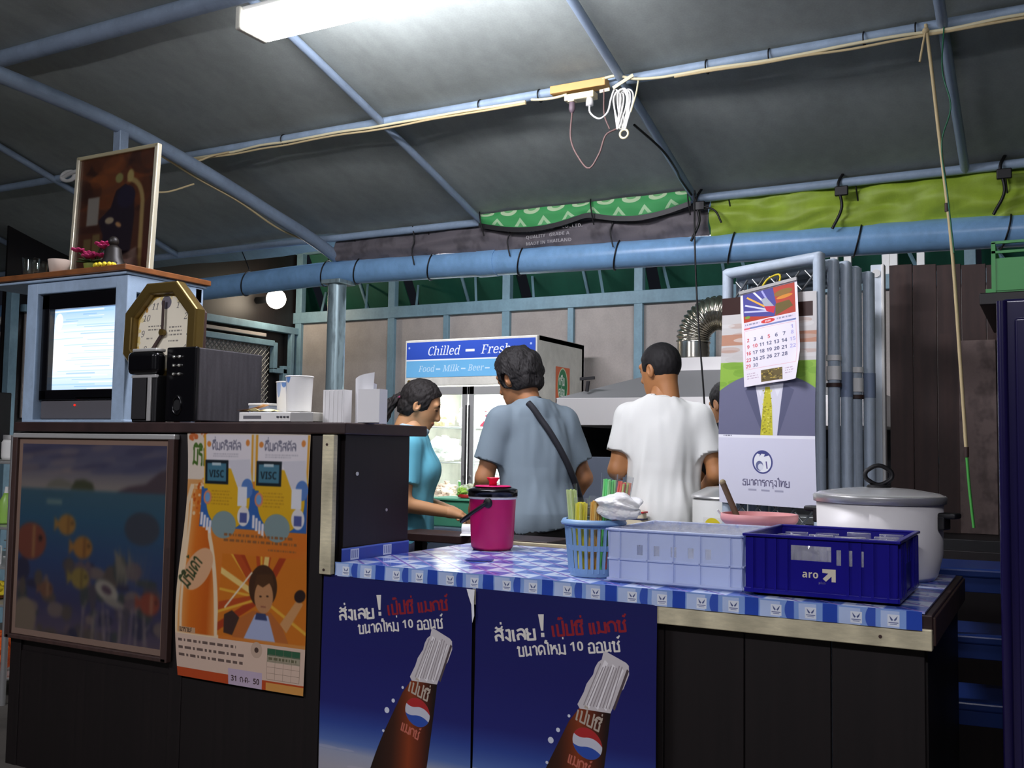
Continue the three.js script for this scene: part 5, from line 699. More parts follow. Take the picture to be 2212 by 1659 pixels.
{
  const th = -Math.atan2(3.89 - 3.66, 1.16 - 0.72);   // rotation about y: right end nearer (+z)
  gateLeaf('front mesh gate leaf carrying the calendar and the bank poster', -0.94, -3.775, th, 1.925, true);
  const wh = ['second', 'third', 'fourth', 'fifth'], off = [[0.041, -0.05, 1.905], [0.079, -0.085, 1.90], [0.106, -0.123, 1.885], [0.146, -0.157, 1.868]];
  off.forEach(([dx, dz, h], i) => { const t = gateLeaf(wh[i] + ' folded gate leaf from the front, behind the bank poster', -0.94 + dx, -3.775 + dz, th, h, false); if (i === 0 || i === 2) { part('hinge', [cyl(0.026, 0.026, 0.05, 0.245 - 0.0215, 1.46 - i * 0.02, 0, 14), cyl(0.0265, 0.0265, 0.02, 0.245 - 0.0215, 1.53 - i * 0.02, 0, 14)], M.white, t, 'white hinge collar'); part('hinge_pin', cyl(0.0275, 0.0275, 0.014, 0.245 - 0.0215, 1.435 - i * 0.02, 0, 14), M.brownWood, t); } else part('tape_band', cyl(0.0225, 0.0225, 0.09, 0.245 - 0.0215, 1.40, 0, 14), mat(0x7f8ea6, 0.6), t); });
  // bank poster: portrait of a suit above a white cloth-like foot
  const big = canvas(512, 1120, (x, W, H) => {
    x.save(); x.scale(1, 0.852); x.fillStyle = '#c9c6c2'; x.fillRect(0, 0, W, H); x.fillStyle = '#3a2622'; x.fillRect(0, 0, 110, 110); x.fillRect(410, 60, 84, 90); x.fillStyle = '#b98a72'; x.fillRect(0, 240, W, 70); for (let i = 0; i < 24; i++) blob(x, rr(0, W), rr(150, 420), rr(30, 90), rr(8, 22), ['rgba(215,213,208,.6)', 'rgba(190,186,182,.5)', 'rgba(176,128,108,.35)'][i % 3]); x.fillStyle = '#8fb64a'; x.fillRect(0, 420, W, 180); for (let i = 0; i < 20; i++) blob(x, rr(0, W), rr(430, 560), rr(20, 60), rr(8, 24), 'rgba(120,160,60,.6)');
    x.fillStyle = '#6f7088'; x.beginPath(); x.moveTo(0, 600); x.quadraticCurveTo(120, 500, 220, 500); x.lineTo(340, 500); x.quadraticCurveTo(440, 520, W, 590); x.lineTo(W, 880); x.lineTo(0, 880); x.closePath(); x.fill(); poly(x, [[206, 560], [356, 560], [330, 880], [250, 880]], '#dcdbe4'); poly(x, [[206, 560], [150, 600], [255, 880], [262, 880]], '#5d5f78'); poly(x, [[356, 560], [410, 600], [336, 880], [328, 880]], '#5d5f78'); poly(x, [[262, 580], [286, 580], [300, 700], [306, 880], [240, 880], [252, 700]], '#c9c23a'); for (let i = 0; i < 60; i++) blob(x, rr(250, 300), rr(600, 875), 4, 4, ['#8f8a28', '#e2dc6a', '#a8a23a'][i % 3]); poly(x, [[206, 556], [256, 556], [238, 640]], '#e8e8ee'); poly(x, [[356, 556], [300, 556], [326, 640]], '#e8e8ee'); blob(x, 280, 470, 60, 90, '#b98f74');
    x.restore(); x.fillStyle = '#d9d9e6'; x.fillRect(0, 750, W, 370); x.fillStyle = '#eeeef4'; x.fillRect(0, 750, W, 16); smear(x, 30, 752, 50, 1, 12, '#6a6a7a', 0.5);
    const cx = 250, cy = 892; blob(x, cx, cy, 54, 62, '#4a4f86'); blob(x, cx, cy, 46, 54, '#eef0f2'); poly(x, [[cx - 30, cy - 46], [cx - 12, cy - 40], [cx - 16, cy - 28], [cx - 4, cy - 44], [cx + 14, cy - 42], [cx + 8, cy - 28], [cx + 34, cy - 36], [cx + 22, cy - 56], [cx - 20, cy - 56]], '#4a4f86'); blob(x, cx - 16, cy + 20, 20, 26, '#6d7298'); blob(x, cx - 10, cy + 26, 14, 18, '#dfe2ea'); x.strokeStyle = '#5a4f86'; x.lineWidth = 6; x.beginPath(); x.moveTo(cx + 20, cy - 4); x.lineTo(cx + 24, cy + 34); x.stroke();
    thai(x, 'ธนาคารกรุงไทย', 138, 1018, 31, { color: '#5d5a76', weight: 0.17, wide: 0.9, gap: 0.14 }); x.fillStyle = '#a9a9bc'; for (const a of [170, 240, 310]) x.fillRect(a, 1036, 44, 10); });
  const t = thing('bank_poster', 'tall bank poster of a grey suit with yellow tie above a white logo panel', 'poster', [-0.94, 1.40, -3.775], th); part('paper', sheet(0.475, 0.805, 10, 16, (u, v) => [0.012 * (0.5 - u) * v, -0.024 * u * v, 0.031 + 0.006 * Math.sin(u * 3) + 0.008 * Math.sin(v * 5)]).translate(0.0, 0.0, 0), printed(big, 0.4), t, undefined, true);
  const cal = canvas(512, 900, (x, W, H) => {
    x.fillStyle = '#efe9ee'; x.fillRect(0, 0, W, H); x.fillStyle = '#b8402c'; x.fillRect(22, 24, 468, 270); poly(x, [[22, 24], [300, 24], [330, 200], [310, 294], [22, 230]], '#4b4a94'); for (const [a, b, c] of [[60, 60, '#f0b040'], [120, 20, '#e8e8f4'], [40, 130, '#d8d8f0'], [30, 190, '#c9c9ea'], [200, 30, '#a8a8e0']]) { x.strokeStyle = c; x.lineWidth = 16; x.beginPath(); x.moveTo(a, b); x.lineTo(300, 240); x.stroke(); } poly(x, [[190, 110], [240, 100], [310, 200], [300, 250], [240, 220]], '#a9aeb8'); poly(x, [[220, 180], [320, 200], [305, 262], [240, 230]], '#c92c44'); blob(x, 390, 90, 80, 30, '#8f6a2a', -0.1); blob(x, 400, 130, 70, 16, '#d98a2a', -0.1); poly(x, [[320, 180], [440, 170], [470, 230], [320, 290]], '#6a5a24'); blob(x, 60, 250, 26, 14, '#7a9a3a');
    x.fillStyle = '#e6d9e6'; x.fillRect(22, 300, 468, 44); x.fillStyle = '#d8403c'; x.beginPath(); x.ellipse(250, 322, 62, 20, 0, 0, 6.3); x.fill(); x.fillStyle = '#f4ecee'; x.font = 'bold 24px sans-serif'; x.fillText('2550', 222, 331); smear(x, 34, 312, 140, 1, 24, '#9a9aae', 0.6); smear(x, 330, 312, 140, 1, 24, '#9a9aae', 0.6); x.fillStyle = '#7b86b8'; x.fillRect(80, 348, 410, 16); x.fillStyle = '#e0707a'; x.fillRect(22, 348, 60, 16);
    const num = (n, cx, cy, c) => { x.fillStyle = c; x.font = 'bold 46px sans-serif'; x.textAlign = 'center'; x.fillText(String(n), cx, cy); }; const X = [58, 124, 190, 256, 322, 388, 456]; let n = 2;
    num(1, X[6], 432, '#a9a4d8'); for (let r = 0; r < 4; r++) for (let k = 0; k < 7; k++, n++) if (n <= 28) num(n, X[k], 484 + r * 62, k === 0 || n === 5 || n === 10 || n === 23 ? '#cf3f48' : k === 6 ? '#b6b0e0' : '#4c5072'); num(29, X[0] - 6, 728, '#d8606a'); num(30, X[1], 728, '#7a7a94'); x.textAlign = 'left'; x.strokeStyle = '#e8aab4'; x.lineWidth = 3; x.strokeRect(26, 376, 462, 366); x.fillStyle = '#6a5c34'; x.fillRect(176, 770, 190, 110); for (let i = 0; i < 40; i++) blob(x, rr(180, 360), rr(776, 874), rr(4, 14), rr(3, 8), ['#94844a', '#4c4024', '#b8a04a'][i % 3]); smear(x, 34, 780, 120, 3, 22, '#c9b4c4', 0.4); smear(x, 388, 780, 90, 3, 22, '#c9b4c4', 0.4); });
  const c = thing('wall_calendar', 'month calendar hung over the face of the bank poster', 'calendar', [-0.915, 1.635, -3.765], th); part('paper', sheet(0.275, 0.365, 12, 18, (u, v) => [0.02 * (1 - v), 0.02 * (u - 0.5), 0.052 + 0.012 * Math.sin(u * 3.1) * (1 - v) + 0.035 * (u > 0.7 ? ((u - 0.7) / 0.3) ** 2 * Math.max(0, 0.3 - v) * 3 : 0)]).translate(0.0, 0.0, 0), printed(cal, 0.5), c, undefined, true); part('metal_rail', bar([-0.14, 0.172, 0.056], [0.14, 0.193, 0.056], 0.006, 0.012), M.aluminium, c); part('yellow_cord', tube([[-0.02, 0.185, 0.058], [-0.01, 0.212, 0.04], [0.02, 0.228, 0.02], [0.05, 0.212, 0.04], [0.06, 0.192, 0.056]], 0.004, 6, 6), M.yellow, c);
}
{
  const w = structure('partition_wall', 'dark brown wooden board partition at the right end of the kitchen');
  for (let i = 0; i < 5; i++) part('board', span(-0.575 + i * 0.088, -0.575 + (i + 1) * 0.088 - 0.002, 0, 1.95 - i * 0.006, -4.22, -4.20, 0.002), M.brownWood, w);
  part('board', span(-0.135, 0.8, 0, 1.91, -4.22, -4.20, 0.002), M.darkWood, w);
  const l = thing('grey_board', 'plain grey-brown board standing against the dark partition', 'board', [-0.258, 0.90, -4.185]); part('board', span(-0.065, 0.065, 0, 0.735, -0.012, 0.01, 0.002), withMap(mat(0x7d6c68, 0.8), stain, 2), l);
  const b = thing('bench_cupboard', 'black low cupboard below the grey board', 'cupboard', [-0.2, 0, -4.0]); part('body', span(-0.2, 0.4, 0, 0.899, -0.19, 0.1), M.black, b); part('door', span(-0.19, 0.1, 0.05, 0.86, 0.1, 0.112), M.darkWood, b);
  const c = thing('white_channel', 'tall pale metal channel post at the edge of the brown partition', 'post', [-0.605, 0, -4.08]); part('web', span(-0.022, 0.022, 0, 1.935, -0.012, 0.004), mat(0xdbe5ee, 0.45), c); part('flange', span(0.018, 0.03, 0, 1.935, -0.03, 0.012), M.whitePlastic, c); part('cap', rod([0, 1.90, 0.004], [0, 1.90, 0.010], 0.016), M.white, c); part('inner_strip', span(-0.05, -0.026, 0.9, 1.86, -0.02, -0.008), M.whitePlastic, c);
}
// ---------- right edge: locker, crate, stools, rope ----------
{
  const t = thing('steel_locker', 'glossy dark blue-violet steel locker at the right edge', 'locker', [0.055, 0, -2.62]); const v = mat(0x1a1440, 0.25, { clearcoat: 0.4 });
  part('body', span(-0.155, 0.5, 0.02, 1.545, -0.45, 0.17, 0.008), v, t); part('door', span(-0.13, 0.48, 0.06, 1.50, 0.17, 0.186, 0.006), v, t); part('edge_bead', rod([-0.155, 0.03, 0.17], [-0.155, 1.54, 0.17], 0.011), v, t); part('plinth', span(-0.15, 0.49, 0, 0.03, -0.44, 0.16), M.black, t);
  const g = thing('green_crate', 'bright green slatted plastic crate above the blue-violet locker', 'crate', [0.04, 1.70, -3.55]), G = mat(0x3f9a4c, 0.45), W2 = 0.2, h = 0.155;
  part('bottom', bx(W2 * 2, 0.006, 0.3, 0, 0.003, 0, 0), G, g); part('front_wall', bx(W2 * 2, 0.10, 0.006, 0, 0.055, 0.15, 0), G, g); part('back_wall', bx(W2 * 2, 0.10, 0.006, 0, 0.055, -0.15, 0), G, g); for (const s of [-1, 1]) part('side_wall', bx(0.006, 0.10, 0.3, s * W2, 0.055, 0, 0), G, g);
  for (const y of [0.125, h]) part('rail', [bx(W2 * 2 + 0.01, 0.008, 0.010, 0, y, 0.15, 0), bx(W2 * 2 + 0.01, 0.008, 0.01, 0, y, -0.15, 0), bx(0.010, 0.008, 0.3, W2, y, 0, 0), bx(0.01, 0.008, 0.3, -W2, y, 0, 0)], G, g); for (const x of [-0.2, -0.1, 0, 0.1, 0.2]) part('corner_post', bx(0.012, h, 0.010, x, h / 2, 0.15, 0), G, g); part('foot_flange', bx(0.03, 0.012, 0.3, -W2 - 0.008, 0.006, 0, 0), G, g);
  const s = thing('wall_shelf', 'dark steel shelf carrying the green crate', 'shelf', [0.1, 1.66, -3.6]); part('shelf_board', span(-0.3, 0.5, 0, 0.038, -0.58, 0.22), M.darkWood, s); part('bracket', [bar([0.2, -0.3, -0.56], [0.2, 0, 0.1], 0.02, 0.02)], M.steel, s);
}
{
  const B = mat(0x1d3470, 0.35), stoolAt = (label, y, first) => {
    const t = thing('plastic_stool', label, 'stool', [-0.20, y, -3.52], 0.12, 'stacked plastic stools');
    const s = 0.13, sh = new THREE.Shape(); sh.moveTo(-s, -s); sh.lineTo(s, -s); sh.lineTo(s, s); sh.lineTo(-s, s); sh.closePath(); const hole = new THREE.Path(); hole.absarc(0, 0, 0.022, 0, 6.2832); sh.holes.push(hole);
    part('seat', new THREE.ExtrudeGeometry(sh, { depth: 0.014, bevelEnabled: true, bevelSize: 0.012, bevelThickness: 0.008, bevelSegments: 3 }).rotateX(-Math.PI / 2).translate(0, 0.43, 0), B, t); part('skirt', [0, 1, 2, 3].map((k) => bx(0.25, 0.05, 0.006, 0, 0.405, 0.134, 0.002).rotateY(k * Math.PI / 2)), B, t);
    for (const [x, z] of [[-1, -1], [1, -1], [-1, 1], [1, 1]]) part('leg', bar([x * 0.118, 0.425, z * 0.118], [x * 0.155, 0.0, z * 0.155], 0.04, 0.012), B, t); if (first) part('brace', [0, 1, 2, 3].map((k) => bx(0.27, 0.02, 0.008, 0, 0.16, 0.14, 0.002).rotateY(k * Math.PI / 2)), B, t);
  };
  stoolAt('blue plastic stool at the bottom of the stack by the locker', 0.0, true); stoolAt('blue plastic stool in the middle of the stack by the locker', 0.2, false); stoolAt('blue plastic stool on top of the stack by the locker', 0.4, false);
}
{
  const t = thing('hanging_rope', 'long thin beige rope hanging from the cable pipe at the right', 'rope', [0, 0, 0]); part('rope', tube([[-0.385, 2.74, -3.775], [-0.37, 2.6, -3.77], [-0.345, 2.33, -3.77], [-0.31, 1.95, -3.77], [-0.285, 1.5, -3.77], [-0.27, 1.2, -3.77]], 0.0062, 7, 6), M.twine, t); part('green_end', tube([[-0.27, 1.2, -3.77], [-0.262, 1.08, -3.768], [-0.25, 0.95, -3.765]], 0.005, 7, 6), M.green, t, 'green lower end'); part('knot', [new THREE.SphereGeometry(0.012, 10, 8).translate(-0.385, 2.715, -3.772), tube([[-0.385, 2.715, -3.77], [-0.395, 2.66, -3.765], [-0.405, 2.60, -3.762]], 0.004, 6, 5)], M.twine, t); part('dark_wrap', cyl(0.008, 0.008, 0.03, -0.322, 2.05, -3.77, 10), M.brownWood, t); part('dark_wrap', cyl(0.008, 0.008, 0.035, -0.27, 1.19, -3.77, 10), M.brownWood, t);
  const g = thing('green_wire', 'thin green wire dangling beside the beige rope', 'wire', [0, 0, 0]); part('wire', tube([[-0.325, 2.72, -3.775], [-0.33, 2.55, -3.76], [-0.305, 2.42, -3.76], [-0.335, 2.3, -3.76], [-0.318, 2.1, -3.76], [-0.30, 1.9, -3.76]], 0.0025, 6, 8), mat(0x1f6a48, 0.5), g);
  const k = thing('thin_cable', 'thin dark cable hanging past the pipe left of the bank poster', 'cable', [0, 0, 0]); part('cable', tube([[-1.535, 2.47, -4.66], [-1.52, 2.2, -4.62], [-1.50, 1.8, -4.62], [-1.475, 1.5, -4.62], [-1.46, 1.25, -4.62]], 0.0045, 6, 6), M.black, k);
}
// ---------- cables along the pipe ----------
{
  const t = thing('cream_cable', 'pair of cream cables strapped along the canopy pipe', 'cable', [0, 0, 0]);
  const run = (o, dy) => { const p = []; for (let x = -4.05; x <= 1; x += 0.17) if (x < -1.92 || x > -1.45) p.push([x, 2.713 + dy + 0.006 * n3(x * 3, o, 1), -3.778 + 0.004 * n3(x * 4, o, 3)]); return p; };
  const a = run(1, 0), i = a.findIndex((p) => p[0] > -1.7); part('cable', [tube(a.slice(0, i), 0.0065, 7, 4), tube(a.slice(i), 0.0065, 7, 4)], M.cream, t); const b = run(5, -0.012), j = b.findIndex((p) => p[0] > -1.7); part('cable', [tube(b.slice(0, j), 0.005, 7, 4), tube(b.slice(j), 0.005, 7, 4)], M.twine, t);
  part('cable_bridge', tube([[-1.98, 2.712, -3.775], [-1.93, 2.70, -3.76], [-1.86, 2.695, -3.755], [-1.80, 2.70, -3.755]], 0.006, 7, 6), M.cream, t); part('cable_bridge', tube([[-1.63, 2.735, -3.74], [-1.57, 2.74, -3.745], [-1.5, 2.722, -3.765], [-1.40, 2.714, -3.777], [-1.32, 2.713, -3.778]], 0.006, 7, 6), M.cream, t); part('flat_cable', [bar([-1.645, 2.685, -3.745], [-1.60, 2.688, -3.745], 0.004, 0.014), bar([-1.585, 2.69, -3.745], [-1.50, 2.735, -3.755], 0.004, 0.014)], M.cream, t);
  for (const x of [-3.4, -2.25, -1.95, -1.2, -0.95, -0.6, -0.42]) part('strap', new THREE.TorusGeometry(0.027, 0.003, 6, 18).rotateY(Math.PI / 2).translate(x, 2.732, -3.797), M.black, t);
  part('loose_cable', tube([[-3.95, 2.62, -3.62], [-3.9, 2.66, -3.7], [-3.86, 2.70, -3.76], [-3.75, 2.71, -3.775]], 0.006, 6, 6), M.twine, t); part('loose_cable', tube([[-3.93, 2.66, -3.4], [-3.92, 2.58, -3.72], [-3.90, 2.52, -4.0], [-3.92, 2.44, -4.35], [-3.95, 2.42, -4.7]], 0.006, 6, 6), M.twine, t); part('loose_cable', tube([[-3.95, 2.56, -3.3], [-3.97, 2.46, -3.42], [-3.97, 2.47, -3.55], [-3.94, 2.55, -3.72]], 0.005, 6, 6), M.twine, t);
  const u = thing('cable_knot', 'whitish knot of cable on the pipe left of the portrait', 'cable', [-5.0, 2.73, -3.77]); part('knot', [new THREE.TorusGeometry(0.035, 0.012, 8, 20).scale(1.6, 0.8, 1), tube([[-0.05, 0, 0], [0.1, 0.012, 0.02], [0.2, -0.004, 0.01], [0.32, 0.008, 0.0], [0.45, 0, 0.0]], 0.012, 7, 6)], M.whitePlastic, u);
}
{
  const b = thing('wooden_block', 'orange-tan pine block fixed under the cable pipe', 'block', [-1.745, 2.715, -3.765]); part('block', bx(0.255, 0.034, 0.06, 0, 0.009, 0, 0.003), mat(0xd9a964, 0.6), b);
  const s = thing('socket_strip', 'cream two-way socket strip under the wooden block', 'socket', [-1.735, 2.672, -3.755]); part('body', bx(0.135, 0.028, 0.05, 0, 0.006, 0, 0.004), M.cream, s); part('white_plug', lathe([[0, 0], [0.013, 0], [0.016, 0.02], [0.016, 0.034], [0, 0.036]], 14).rotateX(Math.PI).translate(0.045, -0.006, 0.01), M.whitePlastic, s, 'white plug'); part('dark_plug', lathe([[0, 0], [0.012, 0], [0.014, 0.035], [0.008, 0.05], [0, 0.052]], 14).rotateX(Math.PI).translate(-0.036, -0.008, 0.01), mat(0x6a5a62, 0.5), s); part('plug_top', bx(0.03, 0.012, 0.03, -0.036, -0.008, 0.01, 0.003), M.cream, s);
  const w = thing('white_cord_coil', 'bundled coil of white cord hanging from the pipe by the socket', 'cord', [-1.545, 2.6, -3.765]); const L = [];
  for (let k = 0; k < 8; k++) { const q = []; const wdt = 0.028 + 0.006 * (k % 4), x0 = -0.005 + (k - 4) * 0.006; for (let j = 0; j < 14; j++) { const a = j / 14 * 6.2832; q.push([x0 + wdt * Math.cos(a) * (0.55 + 0.45 * Math.sin(a)), 0.0 + 0.085 * Math.sin(a) + 0.01 * n3(k, j, 1), 0.012 * Math.cos(a + k)]); } L.push(tube(q, 0.0036, 6, 3, true)); } part('loops', L, M.whitePlastic, w); part('tied_end', new THREE.TorusGeometry(0.018, 0.005, 8, 18).translate(0.005, -0.105, 0.005), M.cream, w); part('lead', tube([[-0.145, 0.04, 0.02], [-0.14, 0.0, 0.025], [-0.10, -0.03, 0.02], [-0.065, -0.01, 0.02], [-0.05, 0.05, 0.015], [-0.035, 0.088, 0.01], [-0.012, 0.06, 0.0]], 0.004, 6, 6), M.whitePlastic, w); part('hanger', tube([[0.06, 0.115, -0.01], [0.055, 0.06, 0], [0.035, -0.02, 0.01]], 0.004, 6, 6), M.cream, w);
  const d = thing('brown_cord', 'thin brown cord drooping from the socket strip to the coil', 'cord', [0, 0, 0]); part('cord', tube([[-1.771, 2.615, -3.745], [-1.775, 2.5, -3.745], [-1.74, 2.42, -3.745], [-1.69, 2.365, -3.745], [-1.645, 2.42, -3.745], [-1.615, 2.50, -3.75], [-1.575, 2.52, -3.76]], 0.004, 6, 6), mat(0x6d5450, 0.6), d); part('branch', tube([[-1.625, 2.69, -3.745], [-1.622, 2.58, -3.745], [-1.60, 2.52, -3.75]], 0.0035, 6, 6), mat(0x6d5450, 0.6), d);
  const k = thing('rafter_cable', 'black cord slung from the coil along the rafter', 'cord', [0, 0, 0]); part('cord', tube([[-1.50, 2.53, -3.77], [-1.46, 2.48, -4.0], [-1.47, 2.45, -4.2], [-1.535, 2.475, -4.45], [-1.55, 2.45, -4.66]], 0.0055, 6, 6), M.black, k);
}
// ---------- far left: rack beside the cabinet ----------
{
  const t = thing('wire_rack', 'grey steel rack of kitchen goods at the left edge', 'rack', [-4.41, 0, -3.15]); for (const [x, z] of [[-0.55, -0.2], [0.2, -0.2], [-0.55, 0.2], [0.2, 0.2]]) part('upright', rod([x, 0, z], [x, 1.22, z], 0.014), M.steel, t);
  for (const y of [0.12, 0.45, 0.62, 0.80, 1.10]) part('shelf', span(-0.56, 0.21, y - 0.012, y, -0.21, 0.21, 0.003), M.aluminium, t);
  const at = (name, label, cat, x, y, z) => thing(name, label, cat, [-4.41 + x, y + 0.002, -3.15 + z]);
  let o = at('detergent_bottle', 'pale green detergent bottle on the left rack', 'bottle', 0.02, 0.80, 0.1); part('bottle', lathe([[0, 0], [0.033, 0], [0.035, 0.01], [0.035, 0.10], [0.016, 0.135], [0.014, 0.145], [0, 0.145]], 24), mat(0x9ac95a, 0.35), o); part('cap', cyl(0.012, 0.008, 0.03, 0, 0.145, 0), M.white, o);
  o = at('white_jar', 'white jar on the top of the left rack', 'jar', 0.08, 1.10, 0.12); part('jar', lathe([[0, 0], [0.045, 0], [0.05, 0.02], [0.05, 0.085], [0.042, 0.1], [0, 0.1]], 24), M.whitePlastic, o); part('lid', cyl(0.045, 0.045, 0.02, 0, 0.1, 0), M.aluminium, o); o = at('white_bag', 'crumpled whitish bag behind the cabinet at the left', 'bag', 0.14, 1.10, -0.1); part('bag', lump(0.06, 0.8, 1.3, 0.8, 5), mat(0xd9d3c6, 0.5), o);
  o = at('wire_basket', 'white wire basket on the left rack', 'basket', -0.02, 0.62, 0.08); part('wires', [...[0, 0.04, 0.08].map((y) => [bar([-0.12, y + 0.004, 0.09], [0.12, y + 0.004, 0.09], 0.005, 0.005), bar([-0.12, y + 0.004, -0.09], [0.12, y + 0.004, -0.09], 0.005, 0.005)]).flat(), ...Array.from({ length: 9 }, (_, k) => bar([-0.12 + k * 0.03, 0, 0.09], [-0.12 + k * 0.03, 0.085, 0.09], 0.005, 0.005))], M.white, o);
  o = at('yellow_packet', 'yellow and brown food packet on the left rack', 'packet', 0.0, 0.45, 0.1); part('packet', lump(0.07, 1.2, 0.55, 0.8, 2), M.yellow, o); part('band', bx(0.1, 0.03, 0.09, 0, 0.02, 0.02), mat(0x8a4a22, 0.6), o); o = at('orange_packet', 'bright orange packet on the lower left rack', 'packet', 0.02, 0.12, 0.12); part('packet', lump(0.09, 1.1, 1.0, 0.7, 12), M.orange, o); part('seal', bx(0.09, 0.012, 0.03, 0, 0.165, 0), M.orange, o);
  const s = thing('black_speaker', 'tall black speaker box behind the rack at the left edge', 'speaker', [-4.83, 1.101, -3.2]); part('cabinet', span(-0.1, 0.1, 0, 0.34, -0.09, 0.1, 0.006), M.black, s); part('grille', span(-0.085, 0.085, 0.02, 0.32, 0.1, 0.106, 0.003), M.blackRubber, s);
  const f = thing('mesh_fence', 'diamond mesh fence panel with a pale top rail at the far left', 'fence', [-6.6, 0, -4.6]); part('wire_mesh', join(lattice(1.6, 1.0, 0.09, 0.004, 1)).translate(-0.8, 1.05, 0), M.galvanised, f); part('top_rail', rod([-0.8, 2.07, 0], [0.8, 2.07, 0], 0.03), M.whitePlastic, f); part('lower_rail', rod([-0.8, 1.97, 0], [0.8, 1.97, 0], 0.02), M.board, f); for (const x of [-0.8, 0.8]) part('post', rod([x, 0, 0], [x, 2.07, 0], 0.025), M.steelBlue, f); part('kick_board', span(-0.8, 0.8, 0.02, 1.05, -0.01, 0.01, 0), M.darkWood, f);
}
{
  const c = thing('metal_clip', 'small dark metal clip sticking up at the left corner of the hood', 'clip', [-2.72, 1.615, -6.03]); part('stem', bar([0, -0.04, 0], [0.01, 0.03, 0], 0.02, 0.02), M.blackRubber, c); part('prong', bar([-0.05, 0.045, 0], [0.06, 0.05, 0.01], 0.012, 0.02), M.blackRubber, c);
  const s = thing('silver_case', 'small silver-grey case behind the cups on the disc player', 'case', [-2.40, TOP + 0.036, -2.62]); part('body', bx(0.09, 0.026, 0.06, 0, 0.013, 0, 0.004), mat(0x9aa4b4, 0.4), s); part('lid', bx(0.092, 0.008, 0.062, 0, 0.03, 0, 0.002), M.whitePlastic, s);
}
{
  const b = thing('exhaust_fan', 'dark square exhaust fan box at the end of the foil duct', 'fan', [-1.66, 1.801, -6.44]); part('housing', span(-0.15, 0.15, 0, 0.36, -0.22, 0.2, 0.006), M.blackRubber, b); part('front_grille', [0, 1, 2, 3, 4].map((k) => bx(0.26, 0.01, 0.008, 0, 0.06 + k * 0.06, 0.204, 0)), M.steel, b); part('outlet', rod([0.1, 0.18, -0.2], [0.1, 0.18, -0.64], 0.09), M.galvanised, b);
}
// ---------- people ----------
// surface nets: meshes the zero level of a distance function in the box lo..hi
function net(f, lo, hi, cell) {
  const n = [0, 1, 2].map((k) => Math.ceil((hi[k] - lo[k]) / cell) + 1), [nx, ny, nz] = n, F = new Float32Array(nx * ny * nz), id = (i, j, k) => (k * ny + j) * nx + i;
  for (let k = 0; k < nz; k++) for (let j = 0; j < ny; j++) for (let i = 0; i < nx; i++) F[id(i, j, k)] = f(lo[0] + i * cell, lo[1] + j * cell, lo[2] + k * cell);
  const vid = new Int32Array(nx * ny * nz).fill(-1), P = [], I = [];
  for (let k = 0; k < nz - 1; k++) for (let j = 0; j < ny - 1; j++) for (let i = 0; i < nx - 1; i++) {
    let m = 0, sx = 0, sy = 0, sz = 0; const v = [];
    let mask = 0; for (let c = 0; c < 8; c++) { const q = F[id(i + (c & 1), j + ((c >> 1) & 1), k + (c >> 2))]; v.push(q); if (q < 0) mask |= 1 << c; }
    if (mask === 0 || mask === 255) continue;
    for (const [a, b] of EDGES) if ((v[a] < 0) !== (v[b] < 0)) { const t = v[a] / (v[a] - v[b]); sx += (a & 1) + t * ((b & 1) - (a & 1)); sy += ((a >> 1) & 1) + t * (((b >> 1) & 1) - ((a >> 1) & 1)); sz += (a >> 2) + t * ((b >> 2) - (a >> 2)); m++; }
    vid[id(i, j, k)] = P.length / 3; P.push(lo[0] + (i + sx / m) * cell, lo[1] + (j + sy / m) * cell, lo[2] + (k + sz / m) * cell);
  }
  const quad = (a, b, c, d, flip) => { if (a < 0 || b < 0 || c < 0 || d < 0) return; flip ? I.push(a, c, b, a, d, c) : I.push(a, b, c, a, c, d); };
  for (let k = 1; k < nz - 1; k++) for (let j = 1; j < ny - 1; j++) for (let i = 1; i < nx - 1; i++) {
    const s = F[id(i, j, k)] < 0;
    if (s !== F[id(i + 1, j, k)] < 0) quad(vid[id(i, j - 1, k - 1)], vid[id(i, j, k - 1)], vid[id(i, j, k)], vid[id(i, j - 1, k)], !s);
    if (s !== F[id(i, j + 1, k)] < 0) quad(vid[id(i - 1, j, k - 1)], vid[id(i - 1, j, k)], vid[id(i, j, k)], vid[id(i, j, k - 1)], !s);
    if (s !== F[id(i, j, k + 1)] < 0) quad(vid[id(i - 1, j - 1, k)], vid[id(i, j - 1, k)], vid[id(i, j, k)], vid[id(i - 1, j, k)], !s);
  }
  const g = new THREE.BufferGeometry(); g.setAttribute('position', new THREE.Float32BufferAttribute(P, 3)); g.setIndex(I);
  const N = new Float32Array(P.length), e = cell * 0.4; for (let i = 0; i < P.length; i += 3) { const [x, y, z] = [P[i], P[i + 1], P[i + 2]]; let a = f(x + e, y, z) - f(x - e, y, z), b = f(x, y + e, z) - f(x, y - e, z), c = f(x, y, z + e) - f(x, y, z - e); const l = Math.hypot(a, b, c) || 1; N[i] = a / l; N[i + 1] = b / l; N[i + 2] = c / l; }
  g.setAttribute('normal', new THREE.BufferAttribute(N, 3)); return metric(g);
}
const EDGES = [[0, 1], [2, 3], [4, 5], [6, 7], [0, 2], [1, 3], [4, 6], [5, 7], [0, 4], [1, 5], [2, 6], [3, 7]];
const smin = (a, b, k) => { const h = Math.max(k - Math.abs(a - b), 0) / k; return Math.min(a, b) - h * h * k * 0.25; };
const cap = (x, y, z, a, b, ra, rb) => { const bx_ = b[0] - a[0], by = b[1] - a[1], bz = b[2] - a[2], px = x - a[0], py = y - a[1], pz = z - a[2]; let t = (px * bx_ + py * by + pz * bz) / (bx_ * bx_ + by * by + bz * bz || 1); t = t < 0 ? 0 : t > 1 ? 1 : t; return Math.hypot(px - bx_ * t, py - by * t, pz - bz * t) - (ra + (rb - ra) * t); };
